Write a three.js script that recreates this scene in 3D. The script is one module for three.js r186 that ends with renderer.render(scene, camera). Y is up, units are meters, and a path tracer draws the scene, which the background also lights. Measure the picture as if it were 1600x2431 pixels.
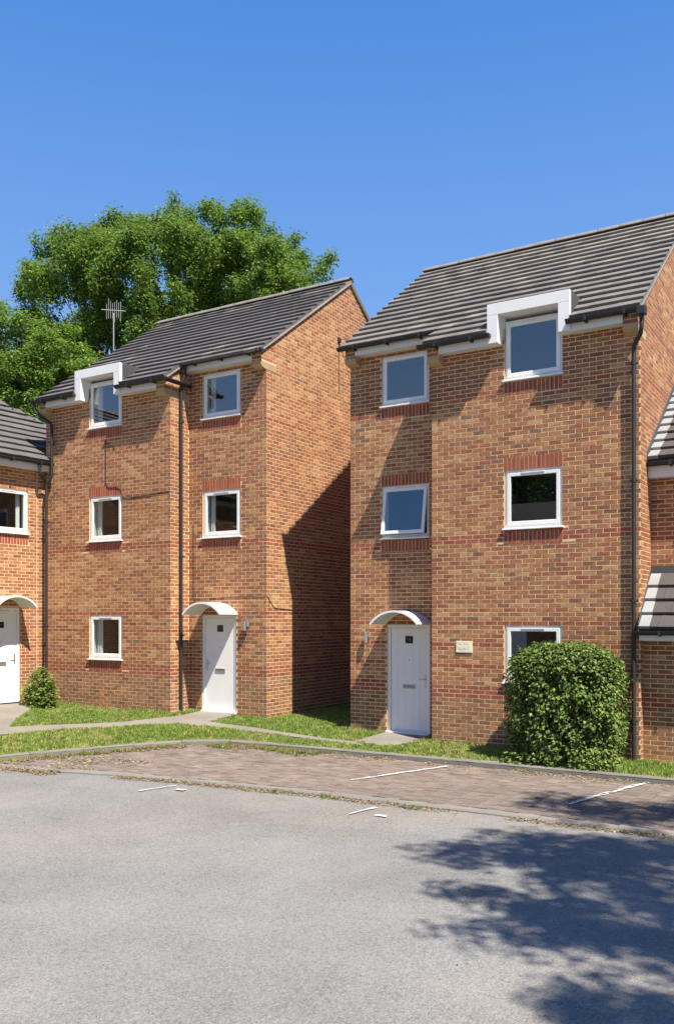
import * as THREE from 'three';
import { mergeGeometries } from 'three/addons/utils/BufferGeometryUtils.js';

// ---------------------------------------------------------------- camera, sky, sun, exposure
const scene = new THREE.Scene();
const EYE = 2.38, YAW = 0.54718;
const camera = new THREE.PerspectiveCamera(60.09, 1600 / 2431, 0.1, 900);
camera.position.set(0, EYE, 0);
camera.rotation.y = YAW;
camera.setViewOffset(1600, 2431, 0, -251.5, 1600, 2431);

const renderer = new THREE.WebGLRenderer({ antialias: true });
renderer.setSize(673, 1024);
renderer.toneMapping = THREE.LinearToneMapping;
renderer.toneMappingExposure = 1.95;
renderer.shadowMap.enabled = true;

{ // clear summer sky: deep blue overhead, paler towards the horizon
  const W = 256, Hh = 128, d = new Float32Array(W * Hh * 4);
  const stops = [[-90, .07, .075, .07], [-4, .14, .14, .13], [0, .40, .45, .53], [8, .21, .31, .49], [20, .096, .207, .440], [35, .044, .137, .376], [60, .030, .100, .300], [90, .025, .085, .265]];
  for (let j = 0; j < Hh; j++) {
    const el = ((j + .5) / Hh - .5) * 180;
    let k = 0; while (k < stops.length - 2 && el > stops[k + 1][0]) k++;
    const a = stops[k], b = stops[k + 1], t = Math.min(1, Math.max(0, (el - a[0]) / (b[0] - a[0])));
    for (let i = 0; i < W; i++) { const o = (j * W + i) * 4; for (let c = 0; c < 3; c++) d[o + c] = a[c + 1] + (b[c + 1] - a[c + 1]) * t; d[o + 3] = 1; }
  }
  const sky = new THREE.DataTexture(d, W, Hh, THREE.RGBAFormat, THREE.FloatType);
  sky.mapping = THREE.EquirectangularReflectionMapping; sky.magFilter = THREE.LinearFilter; sky.minFilter = THREE.LinearFilter; sky.needsUpdate = true;
  scene.background = sky; scene.environment = sky;
}
const SUN = new THREE.Vector3(.484, .845, .233).normalize();
const sun = new THREE.DirectionalLight(new THREE.Color(1, .945, .85), 4.8);
sun.position.set(-7, 0, -12).addScaledVector(SUN, 60); sun.target.position.set(-7, 0, -12);
sun.castShadow = true; sun.shadow.radius = 1.3; sun.shadow.mapSize.set(4096, 4096);
Object.assign(sun.shadow.camera, { left: -26, right: 26, top: 26, bottom: -26, near: 1, far: 120 });
scene.add(sun, sun.target);

// ---------------------------------------------------------------- helpers
function rng(a) { return () => { a = (a + 0x6d2b79f5) | 0; let t = Math.imul(a ^ (a >>> 15), 1 | a); t = (t + Math.imul(t ^ (t >>> 7), 61 | t)) ^ t; return ((t ^ (t >>> 14)) >>> 0) / 4294967296; }; }
const R0 = rng(7);
const lerp = (a, b, t) => a + (b - a) * t, clamp = (x, a, b) => Math.min(b, Math.max(a, x)), smooth = (a, b, x) => { const t = clamp((x - a) / (b - a), 0, 1); return t * t * (3 - 2 * t); };
const V = (x, y, z) => new THREE.Vector3(x, y, z);
function hash2(x, y, s) { let h = Math.imul(x, 374761393) ^ Math.imul(y, 668265263) ^ Math.imul(s, 1442695041); h = Math.imul(h ^ (h >>> 13), 1274126177); return ((h ^ (h >>> 16)) >>> 0) / 4294967296; }
function vnoise(x, y, s, per = 0) {
  const xi = Math.floor(x), yi = Math.floor(y), fx = x - xi, fy = y - yi, u = fx * fx * (3 - 2 * fx), v = fy * fy * (3 - 2 * fy);
  const w = per ? (k) => ((k % per) + per) % per : (k) => k;
  return lerp(lerp(hash2(w(xi), w(yi), s), hash2(w(xi + 1), w(yi), s), u), lerp(hash2(w(xi), w(yi + 1), s), hash2(w(xi + 1), w(yi + 1), s), u), v);
}
function fbm(x, y, s, oct = 4, per = 0) { let a = .5, t = 0, n = 0; for (let o = 0; o < oct; o++) { t += a * vnoise(x, y, s + o, per); n += a; a *= .5; x *= 2; y *= 2; per *= 2; } return t / n; }
function dataTex(n, fn, metres, srgb = false) {
  const d = new Uint8Array(n * n * 4);
  for (let j = 0; j < n; j++) for (let i = 0; i < n; i++) { const c = fn(i / n, j / n), o = (j * n + i) * 4; for (let k = 0; k < 3; k++) d[o + k] = clamp(Math.round((c.length ? c[k] : c) * 255), 0, 255); d[o + 3] = 255; }
  const t = new THREE.DataTexture(d, n, n); t.wrapS = t.wrapT = THREE.RepeatWrapping; t.magFilter = THREE.LinearFilter; t.minFilter = THREE.LinearMipmapLinearFilter;
  if (srgb) t.colorSpace = THREE.SRGBColorSpace; t.repeat.set(1 / metres, 1 / metres); t.needsUpdate = true; return t;
}
const lin = (r, g, b) => new THREE.Color().setRGB(r, g, b);
const std = (r, g, b, rough = .8, o = {}) => new THREE.MeshStandardMaterial({ color: lin(r, g, b), roughness: rough, metalness: 0, ...o });
const used = new Map();
function numbered(n) { const k = used.get(n) || 0; used.set(n, k + 1); return k ? n + '_' + String(k).padStart(3, '0') : n; }
function mesh(name, geo, mat, parent) { const m = new THREE.Mesh(geo, mat); m.name = name; m.castShadow = m.receiveShadow = true; (parent || scene).add(m); return m; }
function thing(name, label, category, pos = [0, 0, 0], turn = 0, group) {
  const g = new THREE.Group(); g.name = numbered(name); g.position.set(...pos); g.rotation.y = turn; g.userData = { label, category }; if (group) g.userData.group = group; scene.add(g); return g;
}
function part(name, parent) { const g = new THREE.Group(); g.name = name; parent.add(g); return g; }
function structure(name, geo, mat) { const m = mesh(name, geo, mat); m.userData.kind = 'structure'; return m; }
function stuff(name, m, label, category) { m.name = name; m.userData = { kind: 'stuff' }; if (label) { m.userData.label = label; m.userData.category = category; } m.castShadow = m.receiveShadow = true; return m; }
// boxes with uv in metres
function box(x0, x1, y0, y1, z0, z1) {
  if (x0 > x1) [x0, x1] = [x1, x0]; if (y0 > y1) [y0, y1] = [y1, y0]; if (z0 > z1) [z0, z1] = [z1, z0];
  const g = new THREE.BoxGeometry(x1 - x0, y1 - y0, z1 - z0); g.translate((x0 + x1) / 2, (y0 + y1) / 2, (z0 + z1) / 2); return boxUV(g);
}
function boxUV(g) {
  const p = g.attributes.position, n = g.attributes.normal, uv = new Float32Array(p.count * 2);
  for (let i = 0; i < p.count; i++) { const ax = Math.abs(n.getX(i)), ay = Math.abs(n.getY(i)), az = Math.abs(n.getZ(i)); if (ay >= ax && ay >= az) { uv[2 * i] = p.getX(i); uv[2 * i + 1] = p.getZ(i); } else if (ax >= az) { uv[2 * i] = p.getZ(i); uv[2 * i + 1] = p.getY(i); } else { uv[2 * i] = p.getX(i); uv[2 * i + 1] = p.getY(i); } }
  g.setAttribute('uv', new THREE.BufferAttribute(uv, 2)); return g;
}
function merge(list) { return mergeGeometries(list.map((g) => { const q = g.index ? g.toNonIndexed() : g; for (const k of Object.keys(q.attributes)) if (!['position', 'normal', 'uv'].includes(k)) q.deleteAttribute(k); return q; })); }
// rounded box (chamfered in cross section), along any axis-aligned extent
function softBox(x0, x1, y0, y1, z0, z1, b = .006) {
  const s = new THREE.Shape(); s.moveTo(x0 + b, y0 + b); s.lineTo(x1 - b, y0 + b); s.lineTo(x1 - b, y1 - b); s.lineTo(x0 + b, y1 - b);
  const g = new THREE.ExtrudeGeometry(s, { depth: z1 - z0 - 2 * b, bevelEnabled: true, bevelThickness: b, bevelSize: b, bevelSegments: 2 }); g.translate(0, 0, z0 + b); return boxUV(g);
}
function ring(x0, x1, y0, y1, w, z0, z1, b = .004) { // rectangular frame
  const s = new THREE.Shape(); s.moveTo(x0 + b, y0 + b); s.lineTo(x1 - b, y0 + b); s.lineTo(x1 - b, y1 - b); s.lineTo(x0 + b, y1 - b); s.closePath();
  const h = new THREE.Path(); h.moveTo(x0 + w - b, y0 + w - b); h.lineTo(x0 + w - b, y1 - w + b); h.lineTo(x1 - w + b, y1 - w + b); h.lineTo(x1 - w + b, y0 + w - b); h.closePath(); s.holes.push(h);
  const g = new THREE.ExtrudeGeometry(s, { depth: z1 - z0 - 2 * b, bevelEnabled: true, bevelThickness: b, bevelSize: b, bevelSegments: 2 }); g.translate(0, 0, z0 + b); return boxUV(g);
}
function tube(pts, r, seg = 10, n) {
  const c = new THREE.CurvePath(); const q = pts.map((p) => V(...p));
  let prev = q[0];
  for (let i = 1; i < q.length; i++) {
    if (i < q.length - 1) {
      const a = q[i].clone().add(q[i - 1].clone().sub(q[i]).setLength(Math.min(.06, q[i].distanceTo(q[i - 1]) * .4))), b = q[i].clone().add(q[i + 1].clone().sub(q[i]).setLength(Math.min(.06, q[i].distanceTo(q[i + 1]) * .4)));
      c.add(new THREE.LineCurve3(prev, a)); c.add(new THREE.QuadraticBezierCurve3(a, q[i], b)); prev = b;
    } else c.add(new THREE.LineCurve3(prev, q[i]));
  }
  return new THREE.TubeGeometry(c, n || pts.length * 10, r, seg, false);
}
function cyl(r, h, x, y, z, seg = 16) { const g = new THREE.CylinderGeometry(r, r, h, seg); g.translate(x, y, z); return g; }
// places a world point at pixel (px,py) of the photograph, d metres along the view axis: used only to read positions off the photograph
const SI = Math.sin(YAW), CO = Math.cos(YAW);
function at(px, py, d) { const u = (px - 800) / 2101; return V((-SI + u * CO) * d, EYE + (1467 - py) / 2101 * d, (-CO - u * SI) * d); }

// ---------------------------------------------------------------- materials
const brickTex = dataTex(1024, (x, y) => {
  const a = fbm(x * 22, y * 40, 3, 4, 0), b = fbm(x * 9, y * 14, 13, 3, 0), f = vnoise(x * 512, y * 512, 31) * .16 + vnoise(x * 190, y * 190, 37) * .12, e = vnoise(x * 60, y * 60, 33);
  const t = clamp((a - .5) * 3.0 + (b - .5) * 2.0 + .5, 0, 1), v = .86 + f - .14 * .5;
  const k = e > .86 ? .8 : 1;
  return [lerp(1, .80, t) * v * k, lerp(1, .66, t) * v * k, lerp(.98, .62, t) * v * k];
}, 2.0);
const brickBump = dataTex(512, (x, y) => .5 * vnoise(x * 160, y * 160, 5) + .5 * vnoise(x * 60, y * 90, 6), .9);
const mortarTex = dataTex(512, (x, y) => .72 + .28 * (vnoise(x * 256, y * 256, 8) * .6 + fbm(x * 8, y * 8, 9, 3, 8) * .4), 1.2);
const concreteTex = dataTex(1024, (x, y) => { const a = fbm(x * 6, y * 6, 41, 5, 6), f = vnoise(x * 512, y * 512, 43), s = vnoise(x * 200, y * 200, 44); const v = .62 + .3 * a + .12 * (f - .5) + (s > .9 ? -.1 : 0); return [v, v * (.985 + .03 * a), v * (.95 + .05 * a)]; }, 2.4);
const tileTex = dataTex(512, (x, y) => { const a = fbm(x * 8, y * 8, 51, 4, 8), f = vnoise(x * 256, y * 256, 53); const v = .68 + .26 * a + .16 * (f - .5); return [v, v * .985, v * .97]; }, 1.1);
const asphaltTex = dataTex(2048, (x, y) => {
  const f = hash2(Math.floor(x * 1024), Math.floor(y * 1024), 61), f2 = vnoise(x * 720, y * 720, 62), m = fbm(x * 5, y * 5, 63, 5, 5), c = vnoise(x * 300, y * 300, 64), p = fbm(x * 14, y * 14, 68, 3, 14);
  let v = .66 + (f - .5) * .26 + (f2 - .5) * .30 + (m - .5) * .18 + (c - .5) * .20 + (p - .5) * .12;
  if (f2 > .86 && f > .5) v += .2; if (c < .06) v -= .16;
  const w = fbm(x * 3, y * 3, 66, 4, 3); return [v * (.985 + .05 * w), v * (.99 + .01 * w), v * (1.01 - .05 * w)];
}, 5.3);
const asphaltBump = dataTex(1024, (x, y) => vnoise(x * 512, y * 512, 71, 512) * .6 + vnoise(x * 240, y * 240, 72, 240) * .4, 2.6);
const paveTex = dataTex(1024, (x, y) => { const f = hash2(Math.floor(x * 512), Math.floor(y * 512), 81), m = fbm(x * 6, y * 6, 83, 5, 6), s = vnoise(x * 40, y * 150, 84); let v = .64 + (f - .5) * .26 + (m - .5) * .62 + (s < .16 ? -.22 : 0); const r = fbm(x * 4, y * 4, 85, 4, 4); return [v, v * lerp(.97, .88, smooth(.4, .7, r)), v * lerp(.94, .82, smooth(.4, .7, r))]; }, 2.2);
const soilTex = dataTex(512, (x, y) => { const m = fbm(x * 20, y * 20, 91, 4, 20), p = fbm(x * 3, y * 3, 92, 3, 3); return [.55 + .5 * (m - .5) + .3 * (p - .5), .7 + .4 * (m - .5), .4 + .4 * (m - .5)]; }, 3);
const plasticTex = dataTex(256, (x, y) => .93 + .07 * fbm(x * 10, y * 10, 95, 3, 10), 1.5);

const BR = { vertexColors: true, map: brickTex, bumpMap: brickBump, bumpScale: .0025 };
const mBrick = new THREE.MeshStandardMaterial({ roughness: .9, ...BR });
const mMortar = std(.82, .575, .325, .95, { map: mortarTex });
const mWhite = std(.83, .81, .77, .4, { map: plasticTex });
const mFascia = std(.75, .725, .68, .5, { map: plasticTex });
const mBlack = std(.021, .02, .02, .58);
const mLead = std(.085, .085, .088, .65, { map: concreteTex });
const mLeadPale = std(.40, .40, .405, .6, { map: concreteTex });
const mStone = std(.56, .40, .21, .9, { map: concreteTex });
const mVerge = std(.42, .375, .32, .9, { map: concreteTex });
const mRidge = std(.27, .25, .225, .9, { map: concreteTex });
const mSteel = std(.55, .55, .55, .32, { metalness: .85 });
const mSteelDull = std(.32, .31, .29, .45, { metalness: .6 });
const mDark = std(.02, .022, .026, .25);
const mRoom = std(.05, .049, .047, .95);
const mCurtain = std(.72, .71, .69, .95);
const mGlass = new THREE.MeshPhysicalMaterial({ color: lin(.93, .96, .95), transmission: 1, thickness: 0, roughness: 0, ior: 1.95 });
const mGlassPlain = new THREE.MeshPhysicalMaterial({ color: lin(.93, .96, .95), transmission: 1, thickness: 0, roughness: 0, ior: 1.38 });
const mCable = std(.03, .025, .022, .6);
const mDeck = std(.05, .045, .04, .9);
const mConcrete = std(.29, .255, .215, .95, { map: concreteTex, bumpMap: asphaltBump, bumpScale: .003 });
const mKerb = std(.25, .23, .19, .95, { map: concreteTex, bumpMap: asphaltBump, bumpScale: .004 });

// ---------------------------------------------------------------- brickwork
const PAL = { buff: [.50, .285, .135], tan: [.445, .218, .095], orange: [.39, .172, .074], red: [.345, .138, .064], brown: [.285, .128, .068], grey: [.255, .15, .085], band: [.35, .108, .058], low: [.36, .19, .095], lowb: [.31, .165, .085] };
function brickTone(r, n, v, row, low) {
  if (low) { const q = r(); return q < .45 ? PAL.low : q < .75 ? PAL.lowb : q < .9 ? PAL.tan : PAL.brown; }
  const q = r() + (n - .5) * 1.1;
  return q < .10 ? PAL.brown : q < .32 ? PAL.red : q < .64 ? PAL.orange : q < .88 ? PAL.tan : (r() < .08 ? PAL.grey : PAL.buff);
}
// a wall face: kind 'z+' | 'x+' | 'x-' ; plane = its coordinate; u runs along +x for z faces and along -z (x+) or -z (x-) for the others
function layBricks(out, kind, plane, u0, u1, v0, v1, o = {}) {
  const ch = .075, g0 = o.g0 ?? .03, r = rng(o.seed || 1), jt = .0155, bl = .210;
  const k0 = Math.floor((v0 - g0) / ch), k1 = Math.ceil((v1 - g0) / ch);
  for (let k = k0; k < k1; k++) {
    let a = g0 + k * ch + jt / 2, b = a + ch - jt; a = Math.max(a, v0); b = Math.min(b, v1); if (b - a < .02) continue;
    let spans = [[u0, u1]];
    if (o.clip) { const c = o.clip((a + b) / 2); spans = [[Math.max(u0, c[0]), Math.min(u1, c[1])]]; }
    for (const h of o.holes || []) {
      const ov = Math.min(b, h[3]) - Math.max(a, h[2]); if (ov <= 0) continue;
      if (ov < .6 * (b - a)) { continue; }
      const ns = []; for (const [s, e] of spans) { if (h[1] <= s || h[0] >= e) ns.push([s, e]); else { if (h[0] - s > .02) ns.push([s, h[0] - .004]); if (e - h[1] > .02) ns.push([h[1] + .004, e]); } } spans = ns;
    }
    const band = o.bands && o.bands.includes(k);
    const off = u0 + (((k % 2) + 2) % 2 ? -.1125 : 0);
    for (const [s, e] of spans) {
      if (e - s < .03) continue;
      const i0 = Math.floor((s - off) / .225), i1 = Math.ceil((e - off) / .225);
      for (let i = i0; i < i1; i++) {
        let x = Math.max(s, off + i * .225 + .0), y = Math.min(e, off + i * .225 + bl); if (y - x < .025) continue;
        let ba = a, bb = b;
        for (const h of o.holes || []) if (h[0] < y && h[1] > x) { if (h[2] > ba && h[2] < bb && h[3] >= bb) bb = h[2]; else if (h[3] < bb && h[3] > ba && h[2] <= ba) ba = h[3]; }
        if (bb - ba < .015) continue;
        const uc = (x + y) / 2, n = fbm(uc * .8 + 31 + (o.seed || 0), k * .075 * 1.1, 101, 3);
        const low = (o.low ?? .8) > (a + b) / 2 && !band;
        const t = band ? PAL.band : brickTone(r, n, (a + b) / 2, k, low), j = .90 + .20 * r(), hue = (r() - .5) * .06;
        out.push({ kind, plane: plane + (r() - .5) * .002, u: uc, v: (ba + bb) / 2, w: y - x, h: bb - ba, c: [t[0] * j * (1 + hue), t[1] * j, t[2] * j * (1 - hue)], uv: [r() * 2, r() * 2] });
      }
    }
  }
}
const BD = .014;
function brickCentre(b) { return b.kind === 'z+' ? V(b.u, b.v, b.plane) : V(b.plane, b.v, -b.u); }
const unitBricks = [];
for (let v = 0; v < 16; v++) {
  const P = [], N = [], U = [], I = [], c = [[-.5, -.5], [.5, -.5], [.5, .5], [-.5, .5]], r = rng(900 + v), ou = r() * 2, ov = r() * 2;
  const quad = (a, n) => { const o = P.length / 3; for (const q of a) { P.push(...q); N.push(...n); U.push(ou + q[0] * .215 + q[2] * BD, ov + q[1] * .065); } I.push(o, o + 1, o + 2, o, o + 2, o + 3); };
  quad(c.map(([x, y]) => [x, y, 0]), [0, 0, 1]);
  for (let k = 0; k < 4; k++) { const a = c[k], b = c[(k + 1) % 4]; quad([[a[0], a[1], -1], [b[0], b[1], -1], [b[0], b[1], 0], [a[0], a[1], 0]], k === 0 ? [0, -1, 0] : k === 1 ? [1, 0, 0] : k === 2 ? [0, 1, 0] : [-1, 0, 0]); }
  const g = new THREE.BufferGeometry(); g.setAttribute('position', new THREE.Float32BufferAttribute(P, 3)); g.setAttribute('normal', new THREE.Float32BufferAttribute(N, 3)); g.setAttribute('uv', new THREE.Float32BufferAttribute(U, 2)); g.setIndex(I); unitBricks.push(g);
}
const brickMats = new Map();
function brickMat(c) { const q = c.map((x) => Math.max(.01, Math.round(x * 36) / 36)), k = q.join(); if (!brickMats.has(k)) brickMats.set(k, new THREE.MeshStandardMaterial({ color: lin(...q.map((x, i) => Math.max(.04, x))), roughness: .9, map: brickTex, bumpMap: brickBump, bumpScale: .0025 })); return brickMats.get(k); }
function mergeBricks(list) {
  const P = [], N = [], C = [], U = [], I = [], q = V(), rot = { 'z+': 0, 'x+': Math.PI / 2, 'x-': -Math.PI / 2 };
  const src = unitBricks[0], sp = src.attributes.position, sn = src.attributes.normal, si = src.index.array;
  for (const b of list) {
    const o = P.length / 3, c = brickCentre(b), a = rot[b.kind], ca = Math.cos(a), sa = Math.sin(a);
    for (let i = 0; i < sp.count; i++) {
      const x = sp.getX(i) * b.w, y = sp.getY(i) * b.h, z = sp.getZ(i) * BD; P.push(c.x + x * ca + z * sa, c.y + y, c.z - x * sa + z * ca);
      const nx = sn.getX(i), nz = sn.getZ(i); N.push(nx * ca + nz * sa, sn.getY(i), -nx * sa + nz * ca); C.push(...b.c); U.push(b.uv[0] + x + z, b.uv[1] + y);
    }
    for (const k of si) I.push(o + k);
  }
  const g = new THREE.BufferGeometry(); g.setAttribute('position', new THREE.Float32BufferAttribute(P, 3)); g.setAttribute('normal', new THREE.Float32BufferAttribute(N, 3)); g.setAttribute('color', new THREE.Float32BufferAttribute(C, 3)); g.setAttribute('uv', new THREE.Float32BufferAttribute(U, 2)); g.setIndex(I); return g;
}
function placeBrick(b, name, parent) {
  const m = mesh(name, unitBricks[Math.floor(b.uv[0] * 7.99)], brickMat(b.c), parent); m.position.copy(brickCentre(b)); m.scale.set(b.w, b.h, BD); m.rotation.y = { 'z+': 0, 'x+': Math.PI / 2, 'x-': -Math.PI / 2 }[b.kind]; return m;
}
// the `most` bricks that show largest become parts of their own, the rest one mass
function buildBricks(root, list, most, prefer) {
  root.updateMatrixWorld(true);
  const cam = V(0, EYE, 0), inv = camera.matrixWorld;
  const score = list.map((b, i) => { const p = brickCentre(b).applyMatrix4(root.matrixWorld), d = -SI * p.x - CO * p.z, u = (CO * p.x - SI * p.z) / d; return [Math.abs(u) < .375 && prefer(b) ? b.w * b.h / (d * d) : 0, i]; }).sort((a, b) => b[0] - a[0]);
  const own = new Set(score.slice(0, most).filter((s) => s[0] > 0).map((s) => s[1]));
  const rest = list.filter((b, i) => !own.has(i));
  list.forEach((b, i) => { if (own.has(i)) placeBrick(b, 'brick', root); });
  if (rest.length) stuff('brickwork', mesh('brickwork', mergeBricks(rest), mBrick, root));
}
function soldiers(root, X0, X1, Y0, Y1, plane, seed) { // bricks on end in one row
  const n = Math.round((X1 - X0) / .075), w = (X1 - X0) / n, r = rng(seed);
  for (let i = 0; i < n; i++) { const j = .85 + .3 * r(); placeBrick({ kind: 'z+', plane: plane + .003 + (r() - .5) * .002, u: X0 + (i + .5) * w, v: (Y0 + Y1) / 2, w: w - .015, h: Y1 - Y0 - .012, c: [PAL.band[0] * j * 1.08, PAL.band[1] * j, PAL.band[2] * j], uv: [r() * 2, r() * 2] }, 'soldier_brick', root); }
}
// wall core of mortar: a slab with rectangular openings, cut into boxes
function slab(x0, x1, y0, y1, z0, z1, holes) {
  const xs = [...new Set([x0, x1, ...holes.flatMap((h) => [h[0], h[1]])])].filter((x) => x >= x0 && x <= x1).sort((a, b) => a - b), out = [];
  for (let i = 0; i < xs.length - 1; i++) {
    const xm = (xs[i] + xs[i + 1]) / 2, hs = holes.filter((h) => h[0] < xm && h[1] > xm).sort((a, b) => a[2] - b[2]); let y = y0;
    for (const h of hs) { if (h[2] - y > .005) out.push(box(xs[i], xs[i + 1], y, Math.min(h[2], y1), z0, z1)); y = Math.max(y, h[3]); }
    if (y1 - y > .005) out.push(box(xs[i], xs[i + 1], y, y1, z0, z1));
  }
  return out;
}

// ---------------------------------------------------------------- windows, doors, rainwater goods
function windowUnit(root, X0, X1, Y0, Y1, plane, o = {}) {
  const w = part('window', root), z = plane - .03, sy = Y0 + .05;
  mesh('frame', ring(X0 + .004, X1 - .004, sy, Y1, .052, z - .06, z, .004), mWhite, w);
  mesh('sill', merge([softBox(X0 - .03, X1 + .03, Y0 + .008, Y0 + .034, plane - .1, plane + .055, .005), box(X0 + .004, X1 - .004, Y0 + .03, sy, plane - .1, plane + .02)]), mWhite, w);
  const s = part('sash', w); s.position.set(0, Y1 - .04, z + .004); s.rotation.x = -(o.open || 0);
  const yt = 0, yb = sy + .04 - (Y1 - .04), xa = X0 + .042, xb = X1 - .042;
  const sash = mesh('sash_rail', merge([ring(xa, xb, yb, yt, .062, -.03, .016, .006), box(xa + .062, xb - .062, yb + .062, yb + .066, -.03, .002)]), mWhite, w); sash.position.copy(s.position); sash.rotation.copy(s.rotation); w.remove(s);
  for (const dz of [-.004, -.022]) { const p = new THREE.PlaneGeometry(xb - xa - .12, yt - yb - .12); p.translate((xa + xb) / 2, (yt + yb) / 2, dz); const m = mesh('pane', p, o.plain ? mGlassPlain : mGlass, w); m.position.copy(sash.position); m.rotation.copy(sash.rotation); }
  const vx = (X0 + X1) / 2, v = mesh('trickle_vent', softBox(vx - .2, vx + .2, -.024, -.004, .012, .026, .003), mFascia, w); v.position.copy(sash.position); v.rotation.copy(sash.rotation);
  // the room behind: five sides
  const d = .9, iz = plane - .1, T = .02, a = X0 - .05, b = X1 + .05, c = Y0 - .05, e = Y1 + .02;
  mesh('room', merge([box(a - T, a, c, e, iz - d, iz - .14), box(b, b + T, c, e, iz - d, iz - .14), box(a - T, b + T, c - T, c, iz - d, iz - .14), box(a - T, b + T, e, e + T, iz - d, iz - .14), box(a - T, b + T, c - T, e + T, iz - d - T, iz - d)]), mRoom, w);
  mesh('reveal', merge([box(X0 + .002, X0 + .02, sy, Y1, iz - .14, iz + .005), box(X1 - .02, X1 - .002, sy, Y1, iz - .14, iz + .005), box(X0 + .02, X1 - .02, sy, sy + .02, iz - .14, iz + .005), box(X0 + .02, X1 - .02, Y1 - .02, Y1, iz - .14, iz + .005)]), mCurtain, w);
  if (o.curtain) {
    const P = new THREE.PlaneGeometry(o.curtain, Y1 - Y0 - .1, 24, 1), q = P.attributes.position; for (let i = 0; i < q.count; i++) q.setZ(i, .02 * Math.sin(q.getX(i) / o.curtain * 22) + .006 * Math.sin(q.getX(i) * 71)); P.computeVertexNormals();
    P.translate(o.side > 0 ? X1 - .1 - o.curtain / 2 : X0 + .1 + o.curtain / 2, (Y0 + Y1) / 2, plane - .19); mesh('curtain', P, mCurtain, w);
  }
  return w;
}
function canvasTex(w, h, draw) { const c = document.createElement('canvas'); c.width = w; c.height = h; const x = c.getContext('2d'); draw(x, w, h); const t = new THREE.CanvasTexture(c); t.colorSpace = THREE.SRGBColorSpace; return t; }
const numeralTex = canvasTex(64, 64, (x, w, h) => { x.fillStyle = '#16181c'; x.fillRect(0, 0, w, h); x.fillStyle = '#7d848c'; x.fillRect(28, 24, 12, 13); x.fillStyle = '#2a2e33'; x.fillRect(33, 28, 3, 5); });
const mNumeral = new THREE.MeshStandardMaterial({ map: numeralTex, roughness: .15 });
function doorUnit(root, X0, X1, Y1, plane, o = {}) {
  const d = part('door', root), z = plane - .025, f = .062;
  mesh('frame', merge([softBox(X0 + .003, X0 + f, .03, Y1 - .003, z - .07, z, .004), softBox(X1 - f, X1 - .003, .03, Y1 - .003, z - .07, z, .004), softBox(X0 + f, X1 - f, Y1 - f, Y1 - .003, z - .07, z, .004)]), mWhite, d);
  const la = X0 + f + .004, lb = X1 - f - .004, zl = z - .022;
  // leaf of vertical boards with fine grooves between them
  const n = o.boards || 1, bw = (lb - la) / n;
  mesh('leaf_core', box(la, lb, .055, Y1 - f - .005, zl - .045, zl - .004), mWhite, d);
  for (let i = 0; i < n; i++) mesh(n > 1 ? 'board' : 'leaf', softBox(la + i * bw + .001, la + (i + 1) * bw - .001, .057, Y1 - f - .007, zl - .004, zl, .0012), mWhite, d);
  mesh('threshold', merge([softBox(X0 - .01, X1 + .01, -.012, .03, plane - .1, plane + .05, .006), softBox(la, lb, .032, .052, zl - .04, zl + .025, .004)]), mWhite, d);
  const cx = (la + lb) / 2;
  const gl = new THREE.PlaneGeometry(.142, .118); const gm = mesh('number_panel', merge([softBox(cx - .08, cx + .08, 1.70, 1.84, zl - .004, zl + .008, .003)]), mDark, d);
  gl.translate(cx, 1.77, zl + .0095); mesh('number', gl, mNumeral, d);
  mesh('spyhole', (() => { const g = new THREE.CylinderGeometry(.009, .009, .012, 12); g.rotateX(Math.PI / 2); g.translate(cx, 1.38, zl + .005); return g; })(), mSteelDull, d);
  const lp = mesh('letter_plate', ring(cx - .135, cx + .135, .84, .925, .014, zl - .002, zl + .012, .003), mSteel, d);
  mesh('letter_flap', softBox(cx - .122, cx + .122, .853, .912, zl - .001, zl + .006, .002), mSteelDull, d);
  const hx = o.handle > 0 ? lb - .05 : la + .05, dir = o.handle > 0 ? -1 : 1;
  mesh('handle', merge([softBox(hx - .016, hx + .016, .87, 1.11, zl - .001, zl + .01, .004), tube([[hx, 1.03, zl + .008], [hx, 1.03, zl + .05], [hx + dir * .11, 1.03, zl + .05]], .009, 8)]), mSteel, d);
  return d;
}
function canopy(root, X0, X1, yEnd, rise, plane, depth) {
  const w = X1 - X0, h = rise, R = (w * w / 4 + h * h) / (2 * h), a = Math.asin(w / 2 / R), cx = (X0 + X1) / 2, cy = yEnd + h - R, t = .028, g = part('door_canopy', root);
  const arc = (r0, r1, z0, z1, n = 28) => { const s = new THREE.Shape(); for (let i = 0; i <= n; i++) { const q = -a + 2 * a * i / n; s[i ? 'lineTo' : 'moveTo'](cx + r1 * Math.sin(q), cy + r1 * Math.cos(q)); } for (let i = n; i >= 0; i--) { const q = -a + 2 * a * i / n; s.lineTo(cx + r0 * Math.sin(q), cy + r0 * Math.cos(q)); } const e = new THREE.ExtrudeGeometry(s, { depth: z1 - z0, bevelEnabled: false }); e.translate(0, 0, z0); return boxUV(e); };
  mesh('shell', arc(R - .012, R + .004, plane + .002, plane + depth - .03), mWhite, g);
  mesh('front_rim', arc(R - t, R + .008, plane + depth - .03, plane + depth), mWhite, g);
  mesh('wall_rim', arc(R - .03, R - .012, plane + .004, plane + .03), mWhite, g);
}
function wallLamp(root, x, y, plane, side) {
  const g = part('wall_lamp', root);
  mesh('lamp_tube', cyl(.036, .2, x, y, plane + .085, 20), mSteel, g);
  mesh('bracket', merge([softBox(x + side * .005 - .03, x + side * .005 + .03, y - .01, y + .12, plane, plane + .03, .004), box(x - .012, x + .012, y + .02, y + .06, plane + .03, plane + .06)]), mSteel, g);
}
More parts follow.
